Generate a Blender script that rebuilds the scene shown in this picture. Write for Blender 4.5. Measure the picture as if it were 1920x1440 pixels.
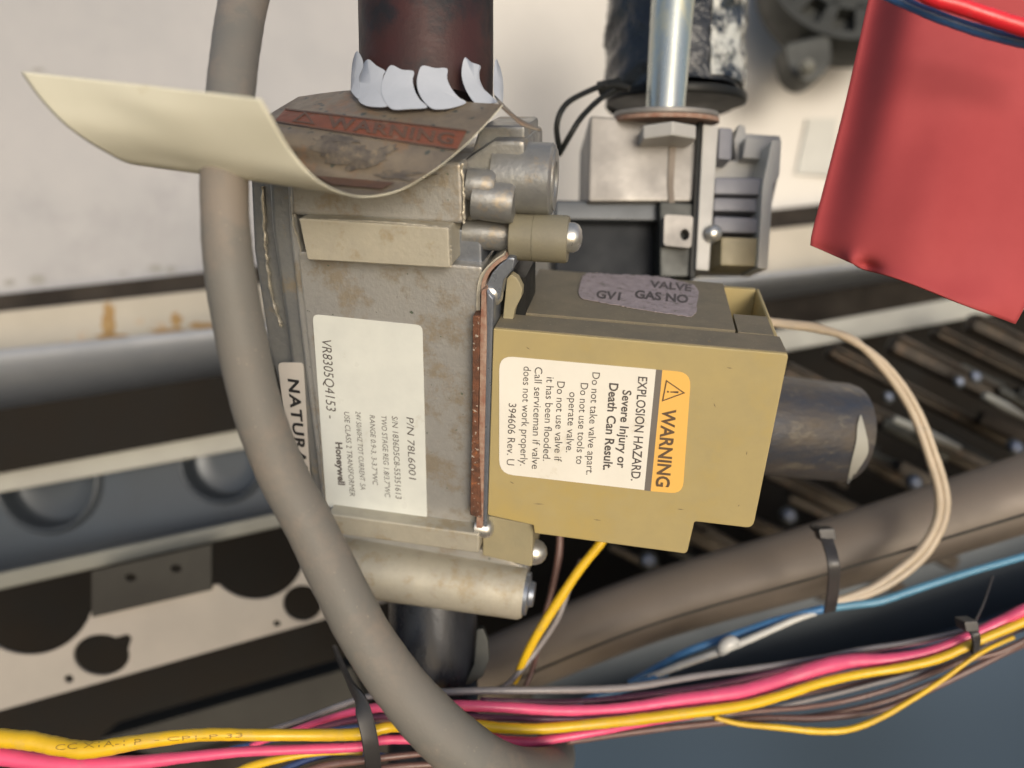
import bpy, bmesh, math, random
from mathutils import Vector, Matrix, geometry
from mathutils.bvhtree import BVHTree

random.seed(7)
for o in list(bpy.data.objects):
    bpy.data.objects.remove(o)
scene = bpy.context.scene

# ---------------------------------------------------------------- camera, sky, sun, exposure
PITCH = math.radians(24.0)            # the camera looks down on the upright valve
ORIGIN = Vector((0, 0, 1.0))
TILT = Matrix.Rotation(-PITCH, 3, 'X')
S = 0.27 / 1920                       # metres per photo pixel at the focus distance
F = 1500.0                            # focal length in photo pixels
D = F * S                             # 0.211 m from the lens to the cover's face
cam_d = bpy.data.cameras.new('camera')
cam = bpy.data.objects.new('camera', cam_d)
scene.collection.objects.link(cam)
scene.camera = cam
cam.location = ORIGIN + TILT @ Vector((0, -D, 0))
cam.rotation_euler = (math.radians(90) - PITCH, 0, 0)
cam_d.sensor_width = 36
cam_d.lens = 36 * F / 1920
cam_d.clip_start = 0.005
cam_d.clip_end = 50
cam_d.dof.use_dof = True
cam_d.dof.focus_distance = D + 0.002
cam_d.dof.aperture_fstop = 6.4

SUN_EL, SUN_AZ = 24.0, 16.0           # azimuth: degrees to the right of straight behind the camera
w = bpy.data.worlds.new('World')
scene.world = w
w.use_nodes = True
nt = w.node_tree
sky = nt.nodes.new('ShaderNodeTexSky')
sky.sky_type = 'NISHITA'
sky.sun_disc = False
sky.sun_elevation = math.radians(SUN_EL)
sky.sun_rotation = math.radians(180 - SUN_AZ)
sky.air_density = 1.0
sky.dust_density = 3.0
nt.links.new(sky.outputs[0], nt.nodes['Background'].inputs[0])
nt.nodes['Background'].inputs[1].default_value = 0.12
sd = bpy.data.lights.new('sun', 'SUN')
sd.energy = 1.5
sd.angle = math.radians(22)
sd.color = (1.0, 0.94, 0.84)
sun = bpy.data.objects.new('sun', sd)
scene.collection.objects.link(sun)
el, az = math.radians(SUN_EL), math.radians(SUN_AZ)
to_sun = Vector((math.sin(az) * math.cos(el), -math.cos(az) * math.cos(el), math.sin(el)))
sun.rotation_euler = (-to_sun).to_track_quat('-Z', 'Y').to_euler()
sun.location = ORIGIN + to_sun * 2
scene.view_settings.view_transform = 'Standard'
scene.view_settings.look = 'None'
scene.view_settings.gamma = 1
scene.view_settings.exposure = 0.2
scene.cycles.max_bounces = 6

# ---------------------------------------------------------------- coordinates
def P(x, y, d=0.0):
    """point of the place measured from the photo: x, y and the depth d behind the focus plane"""
    k = S * (D + d) / D
    return Vector(((x - 960) * k, d, (720 - y) * k))

EYE = Vector((0, -D, 0))
def ray(x, y):
    return (P(x, y, 0) - EYE).normalized()
def on_plane(x, y, o, n):
    r = ray(x, y)
    return EYE + r * ((o - EYE).dot(n) / r.dot(n))
# the valve's own axes
EX = Vector((1, -0.135, -0.10)).normalized()
EU = Vector((0.036, -0.409, 0.912)).normalized()
EX = (EX - EU * EX.dot(EU)).normalized()
EN = EX.cross(EU).normalized()            # out of the label faces
if EN.y > 0: EN = -EN
REF = P(1200, 800, 0)
def Q(x, y, h=0.0):
    return on_plane(x, y, REF + EN * h, EN)
def px(v):
    k = F / (v.y + D)
    return (960 + v.x * k, 720 - v.z * k)

# ---------------------------------------------------------------- mesh building
class MB:
    def __init__(s): s.v = []; s.f = []
    def add(s, vs, fs):
        b = len(s.v)
        s.v += [Vector(v) for v in vs]
        s.f += [tuple(b + i for i in f) for f in fs]
        return s
    def prism(s, pts, ext):
        n = len(pts)
        s.add(list(pts) + [p + ext for p in pts],
              [tuple(range(n)), tuple(range(2 * n - 1, n - 1, -1))] +
              [(i, i + n, (i + 1) % n + n, (i + 1) % n) for i in range(n)])
        return s
    def tube(s, pts, rad, seg=12, caps=True, flat=1.0, closed_end=True):
        pts = [Vector(p) for p in pts]
        if not hasattr(rad, '__len__'): rad = [rad] * len(pts)
        up = None; rings = []
        for i, p in enumerate(pts):
            t = (pts[min(i + 1, len(pts) - 1)] - pts[max(i - 1, 0)]).normalized()
            if up is None:
                a = Vector((0, 1, 0)) if abs(t.y) < 0.9 else Vector((0, 0, 1))
                up = (a - t * a.dot(t)).normalized()
            else:
                up = (up - t * up.dot(t)).normalized()
            sd_ = t.cross(up)
            rings.append([p + (up * math.cos(a_) * flat + sd_ * math.sin(a_)) * rad[i]
                          for a_ in [2 * math.pi * k / seg for k in range(seg)]])
        vs = [v for r in rings for v in r]; fs = []
        for i in range(len(pts) - 1):
            for k in range(seg):
                k2 = (k + 1) % seg
                fs.append((i * seg + k, i * seg + k2, (i + 1) * seg + k2, (i + 1) * seg + k))
        if caps:
            fs.append(tuple(range(seg - 1, -1, -1)))
            fs.append(tuple((len(pts) - 1) * seg + k for k in range(seg)))
        return s.add(vs, fs)
    def lathe(s, o, ax, prof, seg=32):
        """profile (distance along ax, radius)"""
        return s.tube_profile(o, ax, prof, seg)
    def tube_profile(s, o, ax, prof, seg):
        ax = ax.normalized()
        a = Vector((0, 1, 0)) if abs(ax.y) < 0.9 else Vector((0, 0, 1))
        u = (a - ax * a.dot(ax)).normalized(); w_ = ax.cross(u)
        vs = []; fs = []
        for (t, r) in prof:
            r = max(r, 1e-5)
            vs += [o + ax * t + (u * math.cos(2 * math.pi * k / seg) + w_ * math.sin(2 * math.pi * k / seg)) * r for k in range(seg)]
        for i in range(len(prof) - 1):
            for k in range(seg):
                k2 = (k + 1) % seg
                fs.append((i * seg + k, i * seg + k2, (i + 1) * seg + k2, (i + 1) * seg + k))
        fs.append(tuple(range(seg - 1, -1, -1)))
        fs.append(tuple((len(prof) - 1) * seg + k for k in range(seg)))
        return s.add(vs, fs)
    def grid(s, rows, thick=0.0, tdir=None):
        n = len(rows); m = len(rows[0])
        vs = [p for r in rows for p in r]
        fs = [(i * m + j, i * m + j + 1, (i + 1) * m + j + 1, (i + 1) * m + j) for i in range(n - 1) for j in range(m - 1)]
        if not thick: return s.add(vs, fs)
        nr = []
        for i in range(n):
            for j in range(m):
                a = rows[min(i + 1, n - 1)][j] - rows[max(i - 1, 0)][j]
                b = rows[i][min(j + 1, m - 1)] - rows[i][max(j - 1, 0)]
                c = a.cross(b)
                nr.append(c.normalized() if c.length > 1e-12 else Vector((0, 1, 0)))
        back = [v - q * thick for v, q in zip(vs, nr)]
        N = n * m
        f2 = [tuple(N + k for k in reversed(f)) for f in fs]
        rim = [(0, j) for j in range(m)] + [(i, m - 1) for i in range(1, n)] + \
              [(n - 1, j) for j in range(m - 2, -1, -1)] + [(i, 0) for i in range(n - 2, 0, -1)]
        ids = [i * m + j for i, j in rim]
        f3 = [(ids[k], N + ids[k], N + ids[(k + 1) % len(ids)], ids[(k + 1) % len(ids)]) for k in range(len(ids))]
        return s.add(vs + back, fs + f2 + f3)
    def bvh(s):
        return BVHTree.FromPolygons([tuple(v) for v in s.v], s.f)

WORLD = {}
LINK = scene.collection.objects.link
def to_world(v): return ORIGIN + TILT @ v

def empty(name, label, cat, at, group=None):
    o = bpy.data.objects.new(name, None); LINK(o)
    o.empty_display_size = 0.01
    o.location = to_world(at); WORLD[o.name] = o.location.copy()
    o['label'] = label; o['category'] = cat
    if group: o['group'] = group
    return o

def obj(name, mb, mat, parent=None, bevel=0.0, seg=2, smooth=True, angle=38, label=None, cat=None,
        group=None, kind=None, recalc=True, sub=0):
    me = bpy.data.meshes.new(name)
    vs = [to_world(v) for v in mb.v]
    lo = Vector((min(v.x for v in vs), min(v.y for v in vs), min(v.z for v in vs)))
    hi = Vector((max(v.x for v in vs), max(v.y for v in vs), max(v.z for v in vs)))
    c = (lo + hi) / 2
    if parent is None: c.z = lo.z
    me.from_pydata([v - c for v in vs], [], mb.f)
    if recalc or bevel or sub:
        bm = bmesh.new(); bm.from_mesh(me)
        bmesh.ops.recalc_face_normals(bm, faces=bm.faces[:])
        if bevel:
            es = [e for e in bm.edges if len(e.link_faces) == 2 and e.calc_face_angle(0) > math.radians(32)]
            bmesh.ops.bevel(bm, geom=es, offset=bevel, segments=seg, profile=0.5, affect='EDGES', clamp_overlap=True)
        if sub:
            bmesh.ops.subdivide_edges(bm, edges=bm.edges[:], cuts=sub, use_grid_fill=True)
        bm.to_mesh(me); bm.free()
    if smooth:
        for p in me.polygons: p.use_smooth = True
        me.set_sharp_from_angle(angle=math.radians(angle))
    me.materials.append(mat)
    o = bpy.data.objects.new(name, me); LINK(o)
    WORLD[o.name] = c
    if parent:
        o.parent = parent; o.location = c - WORLD[parent.name]
    else:
        o.location = c
    if bevel:
        wn = o.modifiers.new('normals', 'WEIGHTED_NORMAL'); wn.keep_sharp = True
    if label: o['label'] = label
    if cat: o['category'] = cat
    if group: o['group'] = group
    if kind: o['kind'] = kind
    return o

def catmull(pts, n=8):
    pts = [Vector(p) for p in pts]
    out = []
    for i in range(len(pts) - 1):
        p0 = pts[max(i - 1, 0)]; p1 = pts[i]; p2 = pts[i + 1]; p3 = pts[min(i + 2, len(pts) - 1)]
        for k in range(n):
            t = k / n
            out.append(0.5 * ((2 * p1) + (p2 - p0) * t + (2 * p0 - 5 * p1 + 4 * p2 - p3) * t * t + (3 * p1 - p0 - 3 * p2 + p3) * t ** 3))
    out.append(pts[-1])
    return out

def wire_mb(path, seg=12, n=8, wob=0):
    """path of (x, y, depth, width in photo pixels)"""
    c = catmull([Vector((*P(a, b, d), )) for a, b, d, w_ in path], n)
    ws = [p[3] * 0.5 * S * (D + p[2]) / D for p in path]
    r = [v.x for v in catmull([Vector((q, 0, 0)) for q in ws], n)]
    if wob: r = [q * (1 + wob * (math.sin(i * .9) * .5 + math.sin(i * 2.3 + 1) * .5)) for i, q in enumerate(r)]
    return MB().tube(c, r, seg)

def round_poly(pts, r, n=5):
    """rounds the corners of a 2-D pixel polygon; r is one radius or one per corner"""
    out = []; N = len(pts)
    rs = r if hasattr(r, '__len__') else [r] * N
    for i in range(N):
        p = Vector(pts[i]); a = Vector(pts[i - 1]); b = Vector(pts[(i + 1) % N]); q = rs[i]
        if q <= 0: out.append(tuple(p)); continue
        u = (a - p); v = (b - p)
        q = min(q, u.length * .49, v.length * .49)
        s_ = p + u.normalized() * q; e = p + v.normalized() * q
        for k in range(n + 1):
            t = k / n
            out.append(tuple(s_ * (1 - t) ** 2 + p * 2 * t * (1 - t) + e * t * t))
    return out

def circle(cx, cy, rx, ry=None, n=28, a0=0):
    ry = ry or rx
    return [(cx + rx * math.cos(2 * math.pi * k / n + a0), cy + ry * math.sin(2 * math.pi * k / n + a0)) for k in range(n)]

def plate_with_holes(outer, holes, ext):
    loops = [outer] + holes
    tri = geometry.tessellate_polygon([[Vector(p) for p in l] for l in loops])
    vs = [p for l in loops for p in l]; N = len(vs)
    mb = MB(); fs = [tuple(t) for t in tri] + [tuple(N + i for i in reversed(t)) for t in tri]
    b = 0
    for l in loops:
        n = len(l)
        fs += [(b + i, b + (i + 1) % n, N + b + (i + 1) % n, N + b + i) for i in range(n)]
        b += n
    return mb.add(vs + [p + ext for p in vs], fs)

# a solid traced on the valve's face plane at height h0, moved to h, and t deep
def slab(pix, h=0.0, t=0.01, h0=None):
    h0 = h if h0 is None else h0
    return MB().prism([Q(a, b, h0) + EN * (h - h0) for a, b in pix], -EN * t)
# a solid traced at depth d, t deep (straight back)
def block(pix, d, t):
    pts = [P(a[0], a[1], a[2] if len(a) > 2 else d) for a in pix]
    return MB().prism(pts, Vector((0, t, 0)))

# ---------------------------------------------------------------- materials
def mat(name, c1, c2=None, scale=120, rough=0.5, metal=0.0, bump=0.0, bscale=600, c3=None, c3amt=0.35,
        c3scale=60, speck=None, speckamt=0.62, speckscale=900, coat=0.0, spec=0.5, rvar=0.12, stretch=None,
        trans=0.0, sss=0.0, edge=None, bdist=0.0004, detail=6):
    m = bpy.data.materials.new(name); m.use_nodes = True
    nt = m.node_tree; N = nt.nodes; L = nt.links
    b = N['Principled BSDF']
    tc = N.new('ShaderNodeTexCoord')
    src = tc.outputs['Object']
    if stretch:
        mp = N.new('ShaderNodeMapping'); mp.inputs['Scale'].default_value = stretch
        L.new(src, mp.inputs['Vector']); src = mp.outputs[0]
    def noise(sc, det=6, r=0.6):
        n = N.new('ShaderNodeTexNoise'); n.inputs['Scale'].default_value = sc
        n.inputs['Detail'].default_value = det; n.inputs['Roughness'].default_value = r
        L.new(src, n.inputs['Vector']); return n.outputs['Fac']
    def ramp(f, a, bb):
        r = N.new('ShaderNodeValToRGB'); r.color_ramp.elements[0].position = a; r.color_ramp.elements[1].position = bb
        L.new(f, r.inputs[0]); return r.outputs[0]
    def mix(f, a, bb):
        x = N.new('ShaderNodeMix'); x.data_type = 'RGBA'
        L.new(f, x.inputs[0])
        for s_, sock in ((a, x.inputs[6]), (bb, x.inputs[7])):
            if isinstance(s_, tuple): sock.default_value = (*s_, 1)
            else: L.new(s_, sock)
        return x.outputs[2]
    c2 = c2 or tuple(v * 0.8 for v in c1)
    nf = noise(scale, detail)
    col = mix(ramp(nf, 0.34, 0.66), c1, c2)
    if c3: col = mix(ramp(noise(c3scale, 8, 0.7), 1 - c3amt - 0.05, 1 - c3amt + 0.06), col, c3)
    if speck: col = mix(ramp(noise(speckscale, 2, 0.5), speckamt, speckamt + 0.05), col, speck)
    if edge:
        g = N.new('ShaderNodeNewGeometry'); bv = N.new('ShaderNodeBevel'); bv.samples = 6
        bv.inputs['Radius'].default_value = edge[3]
        dt = N.new('ShaderNodeVectorMath'); dt.operation = 'DOT_PRODUCT'
        L.new(g.outputs['True Normal'], dt.inputs[0]); L.new(bv.outputs[0], dt.inputs[1])
        ms = N.new('ShaderNodeMath'); ms.operation = 'MULTIPLY_ADD'; ms.inputs[1].default_value = -1; ms.inputs[2].default_value = 1
        L.new(dt.outputs['Value'], ms.inputs[0])
        mm = N.new('ShaderNodeMath'); mm.operation = 'MULTIPLY'; mm.use_clamp = True
        L.new(ramp(ms.outputs[0], .02, .14), mm.inputs[0]); L.new(ramp(noise(260, 4, .7), .38, .55), mm.inputs[1])
        col = mix(mm.outputs[0], col, edge[:3])
    L.new(col, b.inputs['Base Color'])
    b.inputs['Metallic'].default_value = metal
    b.inputs['Specular IOR Level'].default_value = spec
    b.inputs['Coat Weight'].default_value = coat
    b.inputs['Coat Roughness'].default_value = 0.12
    b.inputs['Transmission Weight'].default_value = trans
    if sss:
        b.inputs['Subsurface Weight'].default_value = sss
        b.inputs['Subsurface Radius'].default_value = (0.003, 0.002, 0.0008)
        b.inputs['Subsurface Scale'].default_value = 1.0
    mr = N.new('ShaderNodeMapRange'); L.new(nf, mr.inputs[0])
    mr.inputs[1].default_value = 0.3; mr.inputs[2].default_value = 0.7
    mr.inputs[3].default_value = max(0.03, rough - rvar); mr.inputs[4].default_value = min(1, rough + rvar)
    L.new(mr.outputs[0], b.inputs['Roughness'])
    if bump:
        bp = N.new('ShaderNodeBump'); bp.inputs['Strength'].default_value = bump
        bp.inputs['Distance'].default_value = bdist
        L.new(noise(bscale, 5, 0.6), bp.inputs['Height']); L.new(bp.outputs[0], b.inputs['Normal'])
    return m

M = {}
M['cast'] = mat('cast_aluminium', (0.44, 0.435, 0.415), (0.35, 0.345, 0.335), 75, 0.38, 0.45, 0.35, 700,
                c3=(0.33, 0.29, 0.23), c3amt=0.45, c3scale=85, speck=(0.14, 0.17, 0.13), speckamt=0.72, speckscale=600, edge=(0.60, 0.57, 0.49, .0009))
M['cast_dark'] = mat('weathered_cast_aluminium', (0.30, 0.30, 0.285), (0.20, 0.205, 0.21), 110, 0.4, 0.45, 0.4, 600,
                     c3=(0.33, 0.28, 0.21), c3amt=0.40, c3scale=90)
M['cast_bright'] = mat('bright_cast_edge', (0.62, 0.58, 0.48), (0.45, 0.42, 0.36), 300, 0.35, 0.6, 0.6, 900)
M['cast_ridge'] = mat('sandy_cast_aluminium', (0.43, 0.40, 0.32), (0.36, 0.335, 0.275), 100, 0.55, 0.2, 0.3, 700,
                      c3=(0.33, 0.28, 0.19), c3amt=0.42, c3scale=110, edge=(0.66, 0.62, 0.52, .0009))
M['steel_blue'] = mat('zinc_steel', (0.30, 0.33, 0.38), (0.19, 0.21, 0.25), 200, 0.36, 0.65, 0.2, 500)
M['chrome'] = mat('plated_screw', (0.66, 0.65, 0.60), (0.48, 0.48, 0.46), 500, 0.36, 0.8, 0.2, 900)
M['zinc'] = mat('zinc_plated_tube', (0.62, 0.64, 0.58), (0.48, 0.53, 0.50), 60, 0.28, 0.85, 0.08, 400, stretch=(1, 1, 0.25),
                c3=(0.72, 0.68, 0.48), c3amt=0.42, c3scale=60)
M['tan'] = mat('tan_nylon', (0.42, 0.335, 0.155), (0.37, 0.30, 0.145), 60, 0.5, 0, 0.25, 1500,
               c3=(0.42, 0.32, 0.12), c3amt=0.42, c3scale=14, speck=(0.25, 0.2, 0.11), speckamt=0.76, speckscale=260, bdist=0.0001, edge=(0.52, 0.43, 0.24, .0006))
M['dusty_tan'] = mat('dusty_tan_nylon', (0.20, 0.17, 0.115), (0.165, 0.145, 0.105), 80, 0.7, 0, 0.4, 1800,
                     speck=(0.30, 0.27, 0.2), speckamt=0.68, speckscale=1500, bdist=0.0002)
M['scratch'] = mat('grimy_scratch', (0.13, 0.105, 0.06), (0.2, 0.16, 0.09), 800, .7)
M['tan_pale'] = mat('pale_tan_nylon', (0.33, 0.285, 0.175), (0.28, 0.25, 0.16), 100, 0.5, 0, 0.2, 1200)
M['olive'] = mat('olive_plastic_cap', (0.21, 0.19, 0.13), (0.18, 0.165, 0.12), 100, 0.55, 0, 0.2, 1200)
M['rust_gasket'] = mat('rust_gasket', (0.17, 0.065, 0.032), (0.075, 0.038, 0.025), 320, 0.85, 0, 1.0, 900,
                       c3=(0.36, 0.13, 0.045), c3amt=0.38, c3scale=300, speck=(0.4, 0.34, 0.28), speckamt=0.64, speckscale=900)
M['gasket'] = mat('brown_gasket', (0.25, 0.12, 0.08), (0.36, 0.26, 0.2), 500, 0.7, 0, 0.4, 900)
M['rust_pipe'] = mat('rusty_maroon_pipe', (0.048, 0.015, 0.012), (0.026, 0.012, 0.011), 60, 0.55, 0.1, 0.3, 400,
                     c3=(0.010, 0.009, 0.011), c3amt=0.47, c3scale=35)
M['black_pipe'] = mat('black_iron_pipe', (0.055, 0.062, 0.08), (0.095, 0.08, 0.065), 90, 0.42, 0.3, 0.7, 500,
                      c3=(0.15, 0.135, 0.11), c3amt=0.40, c3scale=150, stretch=(0.6, 1, 1.4))
M['black_iron'] = mat('black_painted_pipe', (0.012, 0.014, 0.020), (0.03, 0.032, 0.038), 60, 0.3, 0.2, 0.3, 300, stretch=(2, 2, .4))
M['hose'] = mat('grey_rubber_hose', (0.155, 0.15, 0.135), (0.18, 0.165, 0.145), 45, 0.6, 0, 0.5, 1500,
                c3=(0.215, 0.185, 0.155), c3amt=.45, c3scale=28, speck=(0.42, 0.36, 0.28), speckamt=0.73, speckscale=1500, bdist=0.0002, spec=0.35)
M['paper'] = mat('cream_paper', (0.76, 0.74, 0.61), (0.71, 0.69, 0.56), 40, 0.6, 0, 0.1, 200, c3=(0.58, 0.53, 0.38), c3amt=0.30, c3scale=70)
M['print_side'] = mat('stained_printed_paper', (0.20, 0.165, 0.12), (0.125, 0.105, 0.085), 110, 0.5, 0, 0.3, 500,
                      c3=(0.21, 0.125, 0.07), c3amt=0.42, c3scale=60, speck=(0.07, 0.075, 0.065), speckamt=0.64, speckscale=380, coat=0.2)
M['stain'] = mat('dark_smudge', (0.075, 0.065, 0.058), (0.14, 0.12, 0.095), 400, 0.6, c3=(0.20, 0.16, 0.11), c3amt=.42, c3scale=350)
M['orange_print'] = mat('faded_orange_print', (0.19, 0.065, 0.035), (0.15, 0.06, 0.04), 200, 0.55, c3=(0.16, 0.10, 0.07), c3amt=.4, c3scale=300)
M['dark_print'] = mat('dark_print', (0.085, 0.055, 0.042), (0.13, 0.07, 0.045), 200, 0.55)
M['white_petal'] = mat('white_card', (0.46, 0.49, 0.54), (0.40, 0.43, 0.48), 100, 0.5)
M['label_white'] = mat('white_label', (0.82, 0.79, 0.71), (0.76, 0.73, 0.65), 60, 0.4, spec=0.5, bump=.25, bscale=120, c3=(0.66, 0.61, 0.50), c3amt=.34, c3scale=90)
M['label_silver'] = mat('silver_white_label', (0.66, 0.68, 0.64), (0.59, 0.61, 0.58), 80, 0.36, spec=0.5, bump=.25, bscale=120, c3=(0.50, 0.49, 0.43), c3amt=.32, c3scale=110)
M['label_grey'] = mat('warm_grey_label', (0.55, 0.51, 0.46), (0.50, 0.47, 0.43), 80, 0.4)
M['label_yellow'] = mat('amber_label_band', (0.86, 0.50, 0.13), (0.82, 0.47, 0.12), 60, 0.45)
M['label_line'] = mat('grey_label_line', (0.19, 0.17, 0.15), None, 60, 0.5)
M['ink'] = mat('grey_ink', (0.075, 0.065, 0.06), (0.10, 0.085, 0.08), 600, 0.55)
M['ink_brown'] = mat('brown_grey_ink', (0.115, 0.075, 0.045), (0.14, 0.09, 0.05), 600, 0.55)
M['ink_black'] = mat('black_ink', (0.02, 0.02, 0.022), None, 600, 0.5)
M['ink_wire'] = mat('faded_wire_ink', (0.22, 0.13, 0.02), (0.40, 0.25, 0.02), 400, 0.5)
M['pink_label'] = mat('worn_pinkish_label', (0.38, 0.32, 0.33), (0.28, 0.24, 0.245), 250, 0.6, 0, 0.6, 900,
                      c3=(0.19, 0.165, 0.15), c3amt=0.42, c3scale=420)
M['ink_worn'] = mat('worn_ink', (0.055, 0.05, 0.048), (0.12, 0.10, 0.10), 500, 0.6)
M['wall'] = mat('mottled_grey_panel', (0.38, 0.37, 0.365), (0.33, 0.328, 0.332), 14, 0.5, 0, 0.1, 60,
                c3=(0.30, 0.295, 0.30), c3amt=0.42, c3scale=11)  # greyer and darker than the cream panel beside it
M['wall_cream'] = mat('cream_painted_panel', (0.63, 0.60, 0.545), (0.56, 0.535, 0.49), 9, 0.5)
M['strip_rust'] = mat('cream_flange_with_rust', (0.42, 0.38, 0.31), (0.36, 0.33, 0.27), 18, 0.5, c3=(0.42, 0.22, 0.06), c3amt=0.33, c3scale=32)
M['chip'] = mat('chipped_paint', (0.24, 0.24, 0.22), (0.30, 0.29, 0.27), 200, .7)
M['rust_spot'] = mat('rust_streak', (0.26, 0.15, 0.05), (0.34, 0.23, 0.10), 120, 0.8)
M['blue_lip'] = mat('blue_grey_steel', (0.25, 0.265, 0.29), (0.20, 0.215, 0.24), 24, 0.45, 0.2, 0.1, 100)
M['slate'] = mat('slate_panel', (0.062, 0.072, 0.084), (0.048, 0.056, 0.066), 14, 0.35, 0.2)
M['slate_light'] = mat('blue_grey_panel', (0.022, 0.052, 0.095), (0.012, 0.026, 0.042), 5, 0.55, 0.0, detail=1, spec=.25)
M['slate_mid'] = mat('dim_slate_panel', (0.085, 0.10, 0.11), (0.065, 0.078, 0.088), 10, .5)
M['dark'] = mat('dark_interior', (0.011, 0.010, 0.0085), (0.016, 0.013, 0.010), 20, 0.8, spec=0.15)
M['burner'] = mat('sooty_burner_metal', (0.085, 0.072, 0.058), (0.035, 0.030, 0.026), 55, 0.6, 0.1, 0.6, 200, c3=(0.12, 0.085, 0.06), c3amt=.4, c3scale=70, spec=.3)
M['dark_brown'] = mat('dark_brown_steel', (0.040, 0.033, 0.026), (0.024, 0.020, 0.017), 40, 0.7, 0.1, spec=0.15)
M['note'] = mat('pale_grey_plate', (0.50, 0.50, 0.46), (0.46, 0.46, 0.43), 30, .5)
M['rail'] = mat('pale_rail', (0.33, 0.33, 0.29), (0.29, 0.285, 0.255), 30, 0.5)
M['rail_dim'] = mat('dull_rail', (0.17, 0.17, 0.145), (0.14, 0.14, 0.12), 30, 0.5)
M['beige'] = mat('beige_galvanised_plate', (0.36, 0.325, 0.285), (0.31, 0.285, 0.25), 25, 0.5, 0.1)
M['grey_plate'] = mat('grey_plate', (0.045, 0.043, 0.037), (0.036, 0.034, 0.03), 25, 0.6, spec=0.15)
M['taupe'] = mat('taupe_sleeve', (0.19, 0.155, 0.125), (0.15, 0.125, 0.10), 20, 0.55, 0.1)
M['red'] = mat('red_film', (0.40, 0.052, 0.055), (0.32, 0.043, 0.047), 16, 0.8, 0, 0.1, 80, sss=0.0)
M['bolt_zinc'] = mat('bright_zinc_bolt', (0.34, 0.38, 0.46), (0.20, 0.22, 0.27), 300, 0.35, 0.5)
M['gunmetal'] = mat('gunmetal_casting', (0.045, 0.048, 0.044), (0.028, 0.03, 0.028), 60, 0.5, 0.3)
M['nylon'] = mat('grey_white_nylon', (0.44, 0.435, 0.41), (0.38, 0.375, 0.36), 60, 0.45)
M['nylon_pale'] = mat('pale_nylon', (0.58, 0.58, 0.53), (0.52, 0.52, 0.48), 60, 0.4)
M['nylon_blue'] = mat('blue_grey_block', (0.20, 0.205, 0.235), (0.165, 0.17, 0.2), 60, 0.45)
M['valve2'] = mat('grey_brown_casting', (0.30, 0.285, 0.265), (0.24, 0.23, 0.22), 45, 0.5, 0.4, 0.2, 500)
M['dark_block'] = mat('dark_blue_block', (0.008, 0.011, 0.016), (0.012, 0.015, 0.02), 50, 0.45, spec=0.15)
M['black'] = mat('black_rubber', (0.012, 0.014, 0.014), (0.02, 0.02, 0.02), 60, 0.4, spec=0.15)
M['tie'] = mat('black_nylon_tie', (0.035, 0.033, 0.034), (0.05, 0.048, 0.048), 60, 0.45)
def wirem(n, c): return mat(n, c, tuple(v * 0.8 for v in c), 60, 0.34, 0, 0.25, 220, c3=tuple(v * .7 + .05 for v in c), c3amt=.40, c3scale=90)
M['w_yellow'] = wirem('yellow_wire', (0.80, 0.50, 0.02))
M['w_pink'] = wirem('pink_wire', (0.80, 0.10, 0.22))
M['w_grey'] = wirem('grey_wire', (0.24, 0.22, 0.22))
M['w_brown'] = wirem('brown_wire', (0.18, 0.10, 0.085))
M['w_purple'] = wirem('plum_wire', (0.20, 0.06, 0.12))
M['w_navy'] = wirem('navy_wire', (0.05, 0.08, 0.20))
M['w_blue'] = wirem('blue_wire', (0.06, 0.20, 0.42))
M['w_teal'] = wirem('light_blue_wire', (0.10, 0.28, 0.42))
M['w_white'] = wirem('white_wire', (0.55, 0.55, 0.52))
M['w_cream'] = wirem('cream_wire', (0.52, 0.43, 0.32))
M['w_red'] = wirem('red_wire', (0.80, 0.03, 0.045))
M['w_steelblue'] = wirem('blue_insulated_wire', (0.06, 0.16, 0.40))
# crumpled black plastic; reflections painted as pale colour in the clear film
M['wrap'] = mat('crumpled_black_wrap', (0.012, 0.014, 0.016), (0.03, 0.032, 0.036), 60, 0.3, 0, 1.0, 60, bdist=0.004, coat=0.3, rvar=0.05,
                c3=(0.035, 0.04, 0.042), c3amt=0.36, c3scale=45)
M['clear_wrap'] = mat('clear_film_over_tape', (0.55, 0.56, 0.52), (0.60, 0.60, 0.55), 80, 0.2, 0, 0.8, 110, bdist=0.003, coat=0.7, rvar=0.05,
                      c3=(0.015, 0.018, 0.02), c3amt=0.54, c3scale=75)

# ---------------------------------------------------------------- print helper
def text_mesh(s, bold=0.0, shear=0.0, spacing=1.0):
    cu = bpy.data.curves.new('tmp', 'FONT'); cu.body = s; cu.size = 1
    cu.offset = bold; cu.shear = shear; cu.space_character = spacing; cu.resolution_u = 3
    o = bpy.data.objects.new('tmp', cu); LINK(o)
    dg = bpy.context.evaluated_depsgraph_get()
    me = bpy.data.meshes.new_from_object(o.evaluated_get(dg))
    vs = [Vector(v.co) for v in me.vertices]; fs = [tuple(p.vertices) for p in me.polygons]
    bpy.data.objects.remove(o); bpy.data.curves.remove(cu); bpy.data.meshes.remove(me)
    x0 = min(v.x for v in vs); x1 = max(v.x for v in vs)
    return [((v.x - x0) / (x1 - x0), v.y / 0.73) for v in vs], fs   # x 0..1, y in cap heights

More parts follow.
